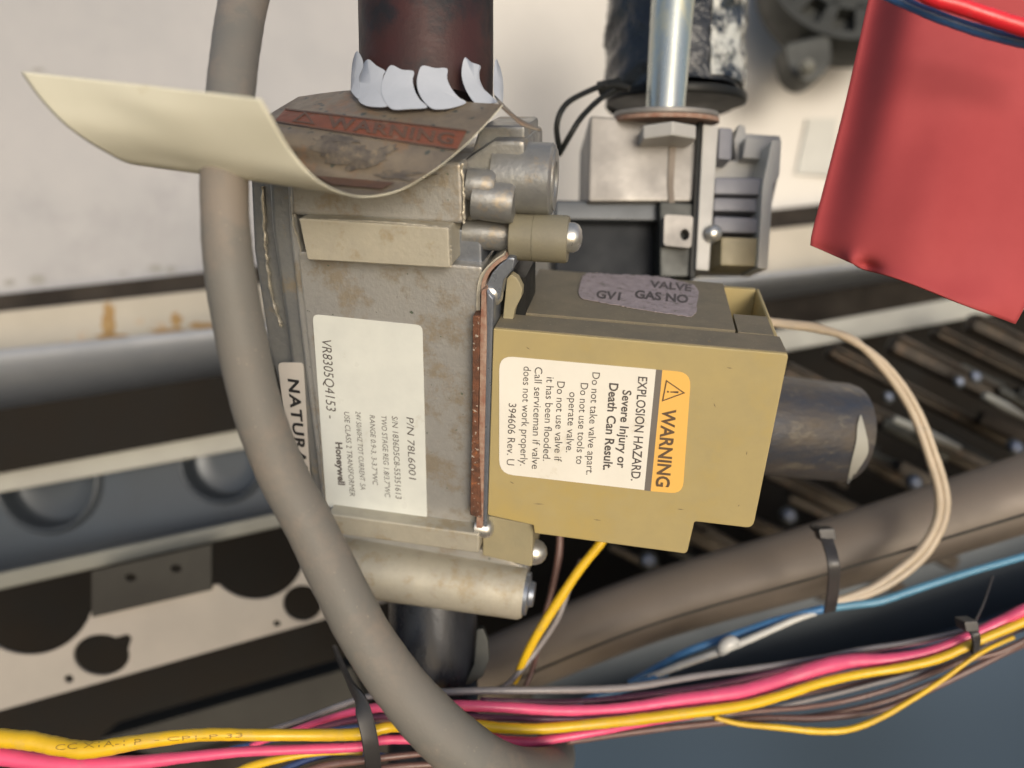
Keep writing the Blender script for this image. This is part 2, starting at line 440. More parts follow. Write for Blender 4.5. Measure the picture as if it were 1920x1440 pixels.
def print_flat(mb, s, start, end, cap, surf, bold=0.0, shear=0.0, spacing=1.0):
    """start, end: baseline ends in photo pixels; cap: pixel offset from baseline to cap top; surf maps pixel -> point"""
    vs, fs = text_mesh(s, bold, shear, spacing)
    st, en, cp = Vector(start), Vector(end), Vector(cap)
    out = [surf(*(st + (en - st) * u + cp * v)) for u, v in vs]
    mb.add(out, fs)
def decal_surface(bvh, off):
    def f(x, y):
        loc, nrm, i, dist = bvh.ray_cast(EYE, ray(x, y))
        if loc is None: return P(x, y, 0.0)
        if nrm.dot(ray(x, y)) > 0: nrm = -nrm
        return loc + nrm * off
    return f
def decal_poly(mb, pix, surf, n=10):
    """filled pixel quad (4 corners) laid on a surface"""
    a, b, c, d = [Vector(p) for p in pix]
    rows = [[surf(*(a.lerp(b, j / n).lerp(d.lerp(c, j / n), i / 4))) for j in range(n + 1)] for i in range(5)]
    mb.grid(rows)

# ================================================================ SETTING
def yline(x, y0, y1, x1): return y0 + (y1 - y0) * x / x1
def band(xa, xb, top, bot, da, db, t):
    """long strip: top / bot are functions of x; depth runs from da (left) to db (right)"""
    def dd(x): return da + (db - da) * (x - xa) / (xb - xa)
    pts = [(xa, top(xa), da), (xb, top(xb), db), (xb, bot(xb), db), (xa, bot(xa), da)]
    return block(pts, 0, t)
XA, XB = -700, 2700
DL, DR = 0.17, 0.30
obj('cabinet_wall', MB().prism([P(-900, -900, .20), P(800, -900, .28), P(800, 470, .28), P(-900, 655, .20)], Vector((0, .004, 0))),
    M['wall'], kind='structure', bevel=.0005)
obj('cabinet_wall', MB().prism([P(800, -900, .284), P(2800, -900, .34), P(2800, 245, .34), P(800, 470, .284)], Vector((0, .004, 0))),
    M['wall_cream'], kind='structure')
obj('cabinet_back', block([(-1400, -900), (3400, -900), (3400, 2400), (-1400, 2400)], .50, .005), M['dark'], kind='structure')
obj('wall_gap', band(XA, XB, lambda x: 552 - .11 * x, lambda x: 592 - .113 * x, .205, .33, .004), M['dark_brown'], kind='structure')
flange = obj('wall_flange', band(XA, XB, lambda x: 584 - .107 * x, lambda x: 668 - .105 * x, .19, .31, .006), M['strip_rust'], kind='structure', bevel=.001)
rs = random.Random(3)
def blob(cx, cy, rx, ry, surf, m, parent, name='rust_streak'):
    n_ = 26; w_ = [1 + rs.uniform(-.3, .3) for _ in range(n_)]
    ring = [surf(cx + rx * math.cos(6.283 * k / n_) * w_[k], cy + ry * math.sin(6.283 * k / n_) * w_[k]) for k in range(n_)]
    return obj(name, MB().add([surf(cx, cy)] + ring, [(0, k + 1, (k + 1) % n_ + 1) for k in range(n_)]), m, parent, smooth=False)
def on_object(o, off):
    me = o.data; inv = TILT.transposed()
    vs = [inv @ (WORLD[o.name] + v.co - ORIGIN) for v in me.vertices]
    return decal_surface(BVHTree.FromPolygons(vs, [tuple(p.vertices) for p in me.polygons]), off)
sff = on_object(flange, .0004)
for cx, cy, rx, ry in ((205, 602, 13, 34), (208, 632, 30, 6), (320, 622, 36, 7), (382, 612, 30, 7), (330, 600, 10, 14)):
    blob(cx, cy, rx, ry, sff, M['rust_spot'], flange)
wl_ = bpy.data.objects['cabinet_wall']; sfw = on_object(wl_, .0004)
for cx, cy, rx, ry in ((70, 524, 16, 10), (292, 503, 12, 8), (320, 505, 9, 7), (18, 530, 10, 6), (230, 512, 7, 3), (72, 132, 12, 4)):
    blob(cx, cy, rx, ry, sfw, M['chip'], wl_, 'chipped_paint')
# rounded blue-grey lip below the flange
def lip(y0, k0, y1, k1, d0, d1):
    rows = []
    for i in range(13):
        a = i / 12
        rows.append([])
        for j in range(9):
            x = XA + (XB - XA) * j / 8
            ya, yb = y0 - k0 * x, y1 - k1 * x
            d = d0 + (d1 - d0) * j / 8
            rows[-1].append(P(x, ya + (yb - ya) * a, d - 0.004 * math.sin(math.pi * a) + 0.045 * a ** 1.8))
    return MB().grid(rows, 0.001)
obj('wall_lip', lip(655, .100, 785, .155, .150, .280), M['blue_lip'], kind='structure', angle=80)
obj('dark_gap', band(XA, 1400, lambda x: 768 - .155 * x, lambda x: 888 - .182 * x, .14, .20, .004), M['dark'], kind='structure')
obj('dark_gap', band(1400, XB, lambda x: 700 - .13 * x, lambda x: 905 - .178 * x, .33, .38, .004), M['dark_brown'], kind='structure')
r1 = obj('steel_rail', band(XA, XB, lambda x: 884 - .182 * x, lambda x: 924 - .180 * x, .15, .25, .010), M['rail'], bevel=.0008,
         label='pale painted steel rail running behind the valve at mid height, above the embossed panel', cat='rail')
obj('steel_rail', band(XA, 640, lambda x: 1074 - .215 * x, lambda x: 1106 - .225 * x, .13, .16, .010), M['rail_dim'], bevel=.0008,
    label='duller painted steel rail at left, between the embossed panel and the plate with holes', cat='rail')
# embossed panel between the rails, with two round dishes
ep = empty('embossed_panel', 'dark slate steel panel with two round pressed dishes, left of the hose', 'panel', P(200, 1010, .18))
DISH = ((92, 900, 92), (418, 864, 74))
def ps(x, y): return P(x, y, .185)
obj('panel_sheet', plate_with_holes([ps(-700, 1000), ps(-700, 1246), ps(760, 918), ps(760, 740)],
    [[ps(*p) for p in circle(cx, cy, rr, rr, 56)] for cx, cy, rr in DISH], Vector((0, .002, 0))), M['slate'], ep)
for (cx, cy, rr) in DISH:
    k = S * (D + .185) / D; R = rr * k; ki = 1
    o_ = ps(cx, cy)
    prof = [(-.0005, R * 1.13), (.0012, R * 1.10), (.0034, R * 1.04), (.0036, R * 1.0), (.0020, R * .965), (-.004, R * .94), (-.0085, R * .90), (-.0095, R * .84), (-.0095, R * .4), (-.0095, 0)]
    seg_ = 56; ax_ = Vector((0, -1, 0)); vs_ = []; fs_ = []
    for t_, q_ in prof:
        vs_ += [o_ + ax_ * t_ + Vector((math.cos(6.28318 * j / seg_), 0, math.sin(6.28318 * j / seg_))) * max(q_, 1e-5) for j in range(seg_)]
    for i in range(len(prof) - 1):
        fs_ += [(i * seg_ + j, i * seg_ + (j + 1) % seg_, (i + 1) * seg_ + (j + 1) % seg_, (i + 1) * seg_ + j) for j in range(seg_)]
    obj('pressed_dish', MB().add(vs_, fs_), M['slate'], ep, angle=180)
# plate with punched holes
def PP(x, y, d): return P(x, y, d)
pl_out = [(-500, 1230), (176, 1148), (400, 1098), (700, 1020), (760, 1110), (-500, 1475)]
pl = empty('perforated_plate', 'beige steel plate punched with large round holes behind the hose at lower left', 'plate', P(200, 1250, .14))
def hole_plate(out, holes, d, t): return plate_with_holes([P(a, b, d) for a, b in out], [[P(a, b, d) for a, b in h] for h in holes], Vector((0, t, 0)))
big1 = [(176, 1148)]
def arc(cx, cy, rx, ry, a0, a1, n=16):
    return [(cx + rx * math.cos(math.radians(a0 + (a1 - a0) * k / n)), cy + ry * math.sin(math.radians(a0 + (a1 - a0) * k / n))) for k in range(n + 1)]
out = [(-500, 1260), (-70, 1160)] + arc(55, 1112, 122, 116, 156, 17)[0:] + [(395, 1098)] + arc(478, 1040, 92, 84, 138, 2) + [(760, 995), (760, 1118), (-500, 1473)]
notch = circle(190, 1228, 53, 39, 26, -0.3)
notch = [((x + 12, y - 12) if x > 225 and y < 1215 else (x, y)) for x, y in notch]
holes = [notch, circle(567, 1131, 37, 34), circle(129, 1273, 9, 8, 12), circle(519, 1169, 7, 6, 12)]
obj('punched_sheet', hole_plate(out, holes, .13, .0015), M['beige'], pl)
obj('shaded_strip', hole_plate([(172, 1072), (396, 1021), (396, 1106), (172, 1158)],
    [circle(245, 1083, 11, 8, 10), circle(330, 1066, 11, 8, 10)], .127, .0015), M['grey_plate'], pl)  # dark colour paints the rail's shadow on this strip of plate
obj('floor_channel', band(XA, 1000, lambda x: 1480 - .20 * x, lambda x: 1620 - .22 * x, .15, .19, .02), M['dark_brown'], kind='structure', bevel=.002)
obj('channel_step', block([(180, 1388), (660, 1250), (690, 1330), (300, 1420)], .155, .02), M['grey_plate'], kind='structure', bevel=.001)
obj('floor_pan', block([(1050, 1380), (1700, 1220), (2700, 900), (2700, 2300), (1000, 2300)], .16, .01), M['slate_light'], kind='structure', bevel=.003)
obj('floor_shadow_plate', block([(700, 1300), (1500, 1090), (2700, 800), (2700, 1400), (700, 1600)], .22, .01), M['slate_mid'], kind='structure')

# burner rack: slanting bars, thin ribs, bolts
rk = empty('burner_rack', 'dark rack of slanting burner bars with small bright bolts behind the black pipe stub', 'burner', P(1700, 900, .19))
DOWN = Vector((0, -.004, 0))
rb = random.Random(21)
def bar_at(x0, y0, x1, y1, wd, d0, d1, th, m, name, bev):
    a, b = P(x0, y0, d0), P(x1, y1, d1)
    dd = (b - a).normalized(); sd_ = dd.cross(Vector((0, 1, 0))).normalized(); hw = wd / 2 * S * 1.85
    obj(name, MB().prism([a + sd_ * hw, b + sd_ * hw, b - sd_ * hw, a - sd_ * hw], Vector((0, th, 0))), m, rk, bevel=bev)
for x0, y0, x1, y1, wd in ((1470, 690, 1960, 935, 34), (1680, 640, 2100, 850, 38), (1440, 880, 1800, 1060, 34), (1180, 950, 1560, 1120, 34), (1830, 600, 2200, 780, 36),
                           (1455, 780, 1880, 990, 28), (1560, 655, 2000, 880, 24), (1330, 945, 1700, 1110, 26), (1760, 620, 2100, 790, 22)):
    bar_at(x0, y0, x1, y1, wd, .17, .20, .012, M['burner'], 'burner_bar', .003)
    k_ = wd * .5
    bar_at(x0 + 6, y0 - k_ * .55, x1, y1 - k_ * .55, 5, .166, .196, .004, M['burner'], 'bar_lip', .0005)
for i in range(26):
    x = 1150 + i * 36 + rb.uniform(-9, 9); y = 1010 - (x - 1150) * .36 + rb.uniform(-90, 60)
    L2 = rb.uniform(60, 150)
    bar_at(x, y, x + L2, y + L2 * .5 + rb.uniform(-10, 10), rb.uniform(10, 26), .178, .186, .006, M[rb.choice(['burner', 'gunmetal', 'black', 'burner', 'dark_brown'])], 'rib', .001)
for x, y, r in ((1713, 905, 12), (1902, 840, 12), (1478, 968, 12), (1216, 1052, 12), (1828, 707, 9), (1797, 716, 8), (1665, 745, 8)):
    k = S * (D + .163) / D
    obj('hex_bolt', MB().lathe(P(x, y, .163), Vector((rb.uniform(-.2, .4), -1, rb.uniform(.1, .6))), [(0, r * k), (r * k * .7, r * k), (r * k * .9, r * k * .7)], 6), M['bolt_zinc'], rk, smooth=False)
    obj('washer', MB().lathe(P(x, y, .1645), Vector((0.1, -1, .3)), [(0, r * k * 1.5), (r * k * .2, r * k * 1.5)], 18), M['gunmetal'], rk)
for x0, y0, x1, y1 in ((1675, 785, 1800, 840), (1845, 740, 1925, 785)):
    a, b = P(x0, y0, .16), P(x1, y1, .165)
    obj('pale_clip', MB().tube([a, a.lerp(b, .5), b], [.0016, .0024, .0012], 8), M['rail'], rk)

# broad taupe sleeve pipe, lower right
tp = empty('sleeve_pipe', 'broad taupe round pipe running diagonally at lower right behind the wires', 'pipe', P(1400, 1100, .09))
obj('pipe_wall', wire_mb([(860, 1285, .115, 118), (1200, 1145, .11, 124), (1540, 1045, .10, 130), (1920, 925, .095, 140), (2300, 800, .09, 150)], 28), M['taupe'], tp, angle=80)
obj('seam', wire_mb([(880, 1312, .088, 5), (1210, 1176, .083, 5), (1545, 1078, .073, 5), (1930, 962, .068, 6)], 8), M['grey_plate'], tp)

# fan motor housing, upper right
mt = empty('fan_motor', 'dark gunmetal motor housing with slots and a bolted lug at the upper right', 'motor', P(1520, 60, .22))
k = S * (D + .22) / D
MA = Vector((-.15, -1, .1))
obj('housing', MB().lathe(P(1588, -34, .26), MA, [(0, 185 * k), (.02, 185 * k), (.028, 176 * k), (.028, 160 * k), (.018, 150 * k),
    (.018, 120 * k), (.027, 114 * k), (.027, 104 * k), (.018, 96 * k), (.018, 50 * k), (.03, 44 * k), (.03, 0)], 56), M['gunmetal'], mt)
MU = (Vector((0, 0, 1)) - MA * MA.z / MA.length_squared).normalized(); MV = MA.normalized().cross(MU)
for q in range(14):
    t_ = 2 * math.pi * q / 14; rd = MU * math.cos(t_) + MV * math.sin(t_); tg_ = MU * -math.sin(t_) + MV * math.cos(t_)
    c0 = P(1588, -34, .26) + MA.normalized() * .019
    p_, q_ = c0 + rd * 100 * k, c0 + rd * 158 * k
    obj('rib', MB().prism([p_ + tg_ * .003, q_ + tg_ * .004, q_ - tg_ * .004, p_ - tg_ * .003], MA.normalized() * .008), M['gunmetal'], mt, bevel=.0006)
obj('lug', block(round_poly([(1468, 80), (1480, 134), (1508, 156), (1540, 146), (1562, 118), (1560, 60)], 16), .232, .02), M['gunmetal'], mt, bevel=.002)
obj('lug_bolt', MB().lathe(P(1510, 130, .224), Vector((0, -1, .2)), [(0, 15 * k), (.004, 15 * k), (.006, 9 * k)], 6), M['rail_dim'], mt, smooth=False)
obj('wall_note', block([(1515, 222), (1570, 222), (1560, 330), (1492, 326)], .30, .002), M['note'], label='pale grey plate on the cream wall left of the red film', cat='plate')

# ================================================================ SECOND VALVE (upper right, behind)
v2 = empty('small_gas_valve', 'smaller grey cast valve with terminal block, standing behind and above the tan cover', 'valve', P(1260, 500, .07))
bd = .062
obj('casting', block([(1106, 215), (1316, 232), (1300, 378), (1102, 378)], bd, .04), M['valve2'], v2, bevel=.0012)
obj('casting_foot', block([(1040, 374), (1262, 378), (1258, 415), (1040, 412)], bd + .004, .04), M['slate'], v2, bevel=.001)
obj('dark_body', block([(1040, 405), (1262, 408), (1262, 560), (1040, 560)], bd + .012, .04), M['dark_block'], v2, bevel=.001)
obj('neck', block([(1236, 376), (1304, 380), (1298, 520), (1236, 520)], bd - .001, .03), M['gunmetal'], v2, bevel=.001)
lugp = plate_with_holes([P(a, b, bd - .006) for a, b in round_poly([(1246, 402), (1300, 405), (1296, 465), (1244, 460)], 7)],
                        [[P(a, b, bd - .006) for a, b in circle(1284, 440, 9, 11, 14)]], Vector((0, .005, 0)))
obj('lug', lugp, M['valve2'], v2)
obj('caulk_seam', block([(1256, 262), (1268, 262), (1263, 350), (1266, 395), (1256, 395), (1252, 345)], bd - .0008, .002), M['taupe'], v2)
obj('gasket', block([(1310, 228), (1318, 228), (1303, 520), (1294, 520)], bd - .003, .04), M['black'], v2)
obj('cover_plate', block([(1318, 232), (1348, 236), (1330, 508), (1304, 506)], bd - .005, .04), M['nylon'], v2, bevel=.0006)
obj('terminal_block', block([(1348, 238), (1374, 240), (1372, 300), (1346, 298)], bd, .03), M['nylon_blue'], v2, bevel=.0006)
obj('terminal_block', block([(1376, 262), (1386, 232), (1398, 236), (1398, 250), (1464, 254), (1460, 330), (1444, 400), (1440, 502), (1310, 500), (1330, 300), (1380, 300)], bd + .010, .025), M['nylon'], v2, bevel=.0006)
obj('terminal_block', block([(1398, 256), (1448, 258), (1444, 300), (1392, 296)], bd + .004, .012), M['nylon'], v2, bevel=.0008)
obj('terminal', block([(1340, 331), (1440, 333), (1436, 366), (1338, 364)], bd - .003, .02), M['nylon_blue'], v2, bevel=.001)
obj('terminal', block([(1338, 369), (1434, 371), (1430, 398), (1336, 396)], bd - .001, .02), M['nylon_blue'], v2, bevel=.001)
obj('terminal', block([(1338, 404), (1430, 408), (1426, 438), (1336, 436)], bd - .003, .02), M['nylon_blue'], v2, bevel=.001)
obj('connector_column', block(round_poly([(1447, 262), (1466, 262), (1462, 330), (1450, 345), (1440, 505), (1420, 503), (1430, 345)], 4), bd - .006, .02), M['nylon_pale'], v2, bevel=.0008)
obj('terminal_end', block([(1352, 443), (1424, 445), (1420, 500), (1350, 498)], bd - .004, .02), M['tan_pale'], v2, bevel=.001)
obj('plate_screw', MB().lathe(P(1336, 438, bd - .006), Vector((.3, -1, 0)), [(0, .0030), (.0016, .0028), (.0026, .0018), (.003, 0)], 18), M['chrome'], v2)
obj('hex_nut', MB().lathe(P(1250, 268, bd - .006), Vector((0, -.05, 1)), [(0, .0100), (.0045, .0100)], 6), M['nylon'], v2, bevel=.0005, smooth=False)

def ellip_disc(x, y, d, rx, ratio, t, axis=None):
    """round plate seen nearly edge on"""
    k = S * (D + d) / D
    ax = Vector((0.02, -math.sin(math.radians(ratio)), math.cos(math.radians(ratio))))
    return MB().lathe(P(x, y, d), ax, [(0, rx * k), (t, rx * k)], 40)
fl = empty('pipe_flange', 'round plate with red brown gasket clamped under the zinc tube', 'flange', P(1250, 230, .055))
obj('plate', ellip_disc(1248, 222, .066, 97, 12, .0018), M['valve2'], fl, bevel=.0005)
obj('gasket', ellip_disc(1248, 231, .066, 98, 12, .0015), M['gasket'], fl, bevel=.0003)
obj('black_collar', ellip_disc(1266, 196, .094, 130, 10, .0035), M['black'], label='black round collar under the taped tube, above the small valve', cat='collar', bevel=.001)
zt = empty('zinc_tube', 'bright zinc plated tube standing on the round plate in front of black tape', 'tube', P(1247, 215, .05))
obj('tube_wall', wire_mb([(1247, 214, .055, 73), (1254, 110, .055, 76), (1262, 0, .055, 80), (1280, -200, .055, 84)], 40), M['zinc'], zt)
obj('tube_foot', wire_mb([(1247, 217, .0555, 77), (1247.5, 209, .0555, 77)], 40), M['zinc'], zt)

# taped tube behind: crumpled surface
def crumple(cx, hw, y0, y1, d, amp, seed, ang0, ang1):
    rnd = random.Random(seed); rows = []
    k = S * (D + d) / D
    ph = [(rnd.uniform(20, 90), rnd.uniform(0, 6.28), rnd.uniform(2, 9)) for _ in range(8)]
    for i in range(60):
        y = y0 + (y1 - y0) * i / 59; rows.append([])
        for j in range(56):
            a = math.radians(ang0 + (ang1 - ang0) * j / 55)
            r = hw * k
            q = sum(math.sin(y / f * 3 + p + g * a * (1 + .2 * math.sin(y / 31))) for f, p, g in ph) / 8
            r += amp * q + rnd.uniform(-1, 1) * amp * .12
            c = P(cx + (y0 - y) * .02, y, d)
            rows[-1].append(c + Vector((math.sin(a) * r, -math.cos(a) * r, 0)))
    return MB().grid(rows, .0006)
tw = empty('taped_tube', 'thick tube wrapped in crumpled glossy black tape behind the zinc tube', 'tube', P(1262, 190, .10))
obj('black_tape', crumple(1262, 124, 192, -300, .105, .0020, 3, -178, 178), M['wrap'], tw, angle=50)
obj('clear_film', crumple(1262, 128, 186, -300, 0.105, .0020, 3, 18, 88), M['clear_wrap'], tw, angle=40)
obj('tape_edge', wire_mb([(1384, 182, .10, 9), (1386, 120, .10, 10), (1392, 60, .10, 9), (1396, 0, .10, 11), (1404, -160, .1, 10)], 8), mat('maroon_tape', (.12, .03, .035), None, 60, .4), tw)
for i, pth in enumerate([[(1160, 150, .06, 12), (1110, 168, .055, 11), (1062, 195, .05, 11), (1044, 235, .05, 11), (1050, 285, .055, 11)],
                         [(1170, 160, .06, 12), (1130, 182, .055, 11), (1092, 218, .05, 11), (1068, 255, .05, 11), (1048, 290, .055, 11)]]):
    obj('black_wire', wire_mb(pth, 12), M['black'], cat='wire', group='black wires looping out of the taped tube',
        label=['outer one of two thin black wires looping left from the taped tube', 'inner, lower one of two thin black wires looping left from the taped tube'][i])
obj('black_wire', wire_mb([(1124, 168, .06, 30), (1150, 160, .058, 22), (1180, 166, .056, 14)], 10), M['black'],
    cat='tape', label='black tape knot holding the two looping wires to the taped tube')

# ================================================================ MAIN VALVE
gv = empty('gas_valve', 'large cast aluminium gas valve with tan cover and labels, in the middle of the picture', 'valve', Q(850, 1150, -.03))
# casting
obj('casting', slab([(556, 470), (905, 500), (893, 1010), (615, 985)], -.004, .05), M['cast'], gv, bevel=.0010)
obj('cast_block', slab([(540, 296), (866, 304), (870, 421), (546, 404)], -.002, .05), M['cast'], gv, bevel=.0012, seg=3)
obj('cast_boss', slab(round_poly([(560, 409), (841, 427), (844, 503), (576, 487)], 5), .0035, .03), M['cast_ridge'], gv, bevel=.0012, seg=3)
obj('boss_side', slab([(800, 425), (902, 432), (906, 520), (800, 512)], -.008, .04), M['steel_blue'], gv, bevel=.001)
obj('ledge', slab(round_poly([(612, 963), (899, 1002), (898, 1038), (622, 1000)], 6), .0015, .05), M['cast_ridge'], gv, bevel=.0016, seg=4)
lf = slab([(466, 300), (548, 300), (552, 402), (576, 480), (600, 760), (622, 1000), (600, 1010), (540, 800), (500, 640), (474, 470)], -.016, .04)
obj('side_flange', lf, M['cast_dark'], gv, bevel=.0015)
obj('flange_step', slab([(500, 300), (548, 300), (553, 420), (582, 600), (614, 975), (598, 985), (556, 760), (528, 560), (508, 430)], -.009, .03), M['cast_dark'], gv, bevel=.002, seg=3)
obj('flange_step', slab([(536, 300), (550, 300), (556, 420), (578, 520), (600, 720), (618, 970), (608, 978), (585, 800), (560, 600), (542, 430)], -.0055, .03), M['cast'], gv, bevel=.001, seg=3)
def rough_line(pts, h, wpx, seed=1):
    rnd = random.Random(seed)
    c = catmull([Q(a, b, h) for a, b in pts], 10)
    c = [v + EX * rnd.uniform(-1, 1) * .00022 for v in c]
    return MB().tube(c, [wpx * S * rnd.uniform(.5, 1.3) for _ in c], 7)
obj('casting_flash', rough_line([(492, 350), (497, 440), (502, 500), (512, 560), (528, 612)], -.0155, 4), M['cast_bright'], gv)
obj('casting_flash', rough_line([(548, 352), (550, 410), (566, 480), (580, 560), (586, 640), (600, 780), (606, 900), (616, 960)], -.0045, 2.6, 4), M['cast_bright'], gv)
obj('casting_flash', rough_line([(562, 412), (640, 413), (740, 418), (840, 428)], .0026, 2.2, 5), M['cast_bright'], gv)
obj('casting_flash', rough_line([(841, 430), (844, 465), (845, 500)], .0022, 2.4, 6), M['cast_bright'], gv)
obj('casting_flash', rough_line([(866, 306), (869, 360), (870, 418)], -.0022, 2.6, 6), M['cast_bright'], gv)
# lower round boss with its end face
a_, b_ = Q(640, 1058, -.009), Q(984, 1112, -.009)
rr = 46 * S * 1.28
obj('long_boss', MB().lathe(a_, b_ - a_, [(0, rr * 1.15), ((b_ - a_).length - .0012, rr), ((b_ - a_).length, rr * .92)], 40), M['cast_ridge'], gv)
obj('web', slab([(625, 985), (902, 1030), (990, 1066), (984, 1110), (640, 1060)], -.011, .034), M['cast'], gv, bevel=.0015)
obj('boss_face', MB().lathe(b_, b_ - a_, [(0, rr * .8), (.0012, rr * .8), (.0016, rr * .5), (.003, rr * .45), (.0032, 0)], 24), M['steel_blue'], gv)
# upper right side of the casting
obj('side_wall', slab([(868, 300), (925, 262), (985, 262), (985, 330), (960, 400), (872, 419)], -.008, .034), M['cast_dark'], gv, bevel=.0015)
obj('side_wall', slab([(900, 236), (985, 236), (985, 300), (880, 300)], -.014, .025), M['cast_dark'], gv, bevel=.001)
def hcyl(x0, y0, x1, y1, h, rpx, prof=None, seg=36):
    a, b = Q(x0, y0, h), Q(x1, y1, h); L_ = (b - a).length; r = rpx * S * (D + a.y) / D
    prof = prof or [(0, 1), (.92, 1), (1, .86)]
    return MB().lathe(a, b - a, [(t * L_, q * r) for t, q in prof], seg)
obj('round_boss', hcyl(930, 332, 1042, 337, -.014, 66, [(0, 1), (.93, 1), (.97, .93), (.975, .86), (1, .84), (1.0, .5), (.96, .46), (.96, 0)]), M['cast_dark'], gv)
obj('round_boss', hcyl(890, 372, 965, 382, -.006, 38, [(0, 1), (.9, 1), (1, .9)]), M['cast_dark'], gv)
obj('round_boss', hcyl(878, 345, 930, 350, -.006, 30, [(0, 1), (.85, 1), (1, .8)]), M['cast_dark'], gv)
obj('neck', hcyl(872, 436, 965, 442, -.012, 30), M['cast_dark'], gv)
cap = obj('plug_cap', hcyl(958, 444, 1066, 449, -.010, 44, [(0, .92), (.02, .98), (.4, .98), (.41, 1), (.96, 1), (1, .95)]), M['olive'], gv)
obj('cap_screw', hcyl(1064, 445, 1092, 446, -.010, 28, [(0, 1), (.45, 1), (.75, .85), (.93, .55), (1, 0)]), M['chrome'], gv)
# gaskets and steel plate between casting and cover
obj('rust_gasket', slab([(886, 592), (900, 592), (896, 780), (902, 972), (881, 966), (885, 780)], .0012, .05), M['rust_gasket'], gv, bevel=.0003, sub=1)
obj('gasket', slab([(902, 545), (911, 540), (913, 620), (905, 1000), (892, 1000), (898, 800), (900, 620)], .0003, .05), M['gasket'], gv, bevel=.0003)
obj('steel_plate', slab([(912, 545), (926, 560), (924, 620), (913, 1000), (905, 1000), (909, 640)], .0000, .05), M['steel_blue'], gv, bevel=.0005)
def strip(pts, w0, h, t):
    c = catmull([Vector((a, b, 0)) for a, b in pts], 6); l = []; r = []
    for i, p in enumerate(c):
        t_ = (c[min(i + 1, len(c) - 1)] - c[max(i - 1, 0)]).normalized(); n_ = Vector((-t_.y, t_.x, 0))
        l.append((p.x + n_.x * w0 / 2, p.y + n_.y * w0 / 2)); r.append((p.x - n_.x * w0 / 2, p.y - n_.y * w0 / 2))
    return slab(l + r[::-1], h, t)
obj('gasket', strip([(906, 560), (906, 535), (914, 512), (930, 494), (948, 482)], 7, -.0022, .03), M['gasket'], gv)
obj('casting_lip', strip([(897, 590), (897, 550), (902, 522), (912, 506), (930, 489), (946, 478)], 7, -.0032, .03), M['cast_ridge'], gv)
obj('steel_plate', slab([(911, 560), (912, 532), (922, 512), (936, 496), (952, 482), (966, 484), (963, 505), (945, 525), (938, 560), (926, 570)], -.0025, .02), M['steel_blue'], gv, bevel=.0006)
obj('black_gap', slab([(924, 545), (960, 520), (985, 520), (985, 610), (926, 618)], -.012, .02), M['black'], gv)
obj('cover_screw', MB().lathe(Q(925, 548, -.0055), EX, [(-.002, .0036), (.0004, .0036), (.0016, .0031), (.0024, .002), (.0026, 0)], 28), M['chrome'], gv)
obj('cover_screw', MB().lathe(Q(911, 990, -.0022), EX, [(-.003, .0029), (.0004, .0029), (.0015, .0025), (.0022, .0015), (.0024, 0)], 28), M['chrome'], gv)
# tan cover
CT = .058
cv_main = [(926, 616), (1388, 656), (1330, 985), (1302, 979), (1288, 1039), (1003, 1001), (1000, 985), (914, 966)]
obj('cover', slab(round_poly([(925, 616), (1479, 664), (1412, 991), (1302, 978), (1288, 1039), (1002, 1000), (1000, 985), (914, 966)],
    [3, 8, 14, 4, 8, 3, 2, 3], 4), 0, .012), M['tan'], gv, bevel=.0010, seg=3)
cvb = [(955, 621), (1390, 659), (1333, 980), (1300, 976), (1285, 1030), (1010, 996), (955, 965)]
obj('cover_back', slab(cvb, -.0122, CT - .0122, 0), M['tan'], gv, bevel=.001)
obj('cover_side', slab([(1392, 661), (1474, 668), (1410, 985), (1335, 978)], -.0124, .016, 0), M['tan'], gv, bevel=.0006)
obj('cover_side', slab([(1466, 668), (1475, 668), (1411, 985), (1402, 984)], -.0126, CT - .013, 0), M['tan'], gv, bevel=.0006)
obj('cover_side', slab([(1392, 662), (1465, 668), (1401, 984), (1335, 978)], -(CT - .002), .002, 0), M['tan'], gv)
# dust lies on the cover's upward side as a thin layer
topo = Q(1000, 622.5, 0) + EU * .0
def TQ(lift):
    base = Q(1200, 642, -.02)
    o_ = Q(1200, 641.5, 0)
    return lambda x, y: on_plane(x, y, o_ + EU * lift, EU)
def edge_top(x, h):
    return Q(x, 616 + (664 - 616) * (x - 925) / 554, 0) + EN * h
T0 = TQ(.0)
def on_top(x, h, lift): return edge_top(x, 0) + EN * h + EU * lift
dust = MB().prism([on_top(957, -.0135, -.0004), on_top(1388, -.0135, -.0004), on_top(1388, -(CT - .001), -.0004), on_top(957, -(CT - .001), -.0004)], EU * .00075)
# find how high the back section's top lies
obj('dust_layer', dust, M['dusty_tan'], gv)
dust2 = MB().prism([on_top(927, -.0008, 0), on_top(1476, -.0008, 0), on_top(1474, -.0118, 0), on_top(928, -.0118, 0)], EU * .0002)
obj('dust_layer', dust2, M['dusty_tan'], gv)
dust3 = MB().prism([on_top(1393, -.0128, -.0004), on_top(1464, -.0128, -.0004), on_top(1464, -.0275, -.0004), on_top(1393, -.0275, -.0004)], EU * .0006)
obj('dust_layer', dust3, M['dusty_tan'], gv)
obj('cover_fin', slab([(941, 610), (950, 522), (958, 514), (970, 522), (979, 540), (978, 556), (966, 580), (960, 610)], -.008, .0035, -.008), M['tan_pale'], gv, bevel=.0004)
obj('cover_tab', slab(round_poly([(906, 966), (1000, 984), (998, 1064), (904, 1042)], 5), -.003, .02), M['tan_pale'], gv, bevel=.0008)
obj('tab_screw', hcyl(996, 1034, 1026, 1038, -.008, 24, [(0, 1), (.35, 1), (.7, .8), (.92, .45), (1, 0)]), M['chrome'], gv)

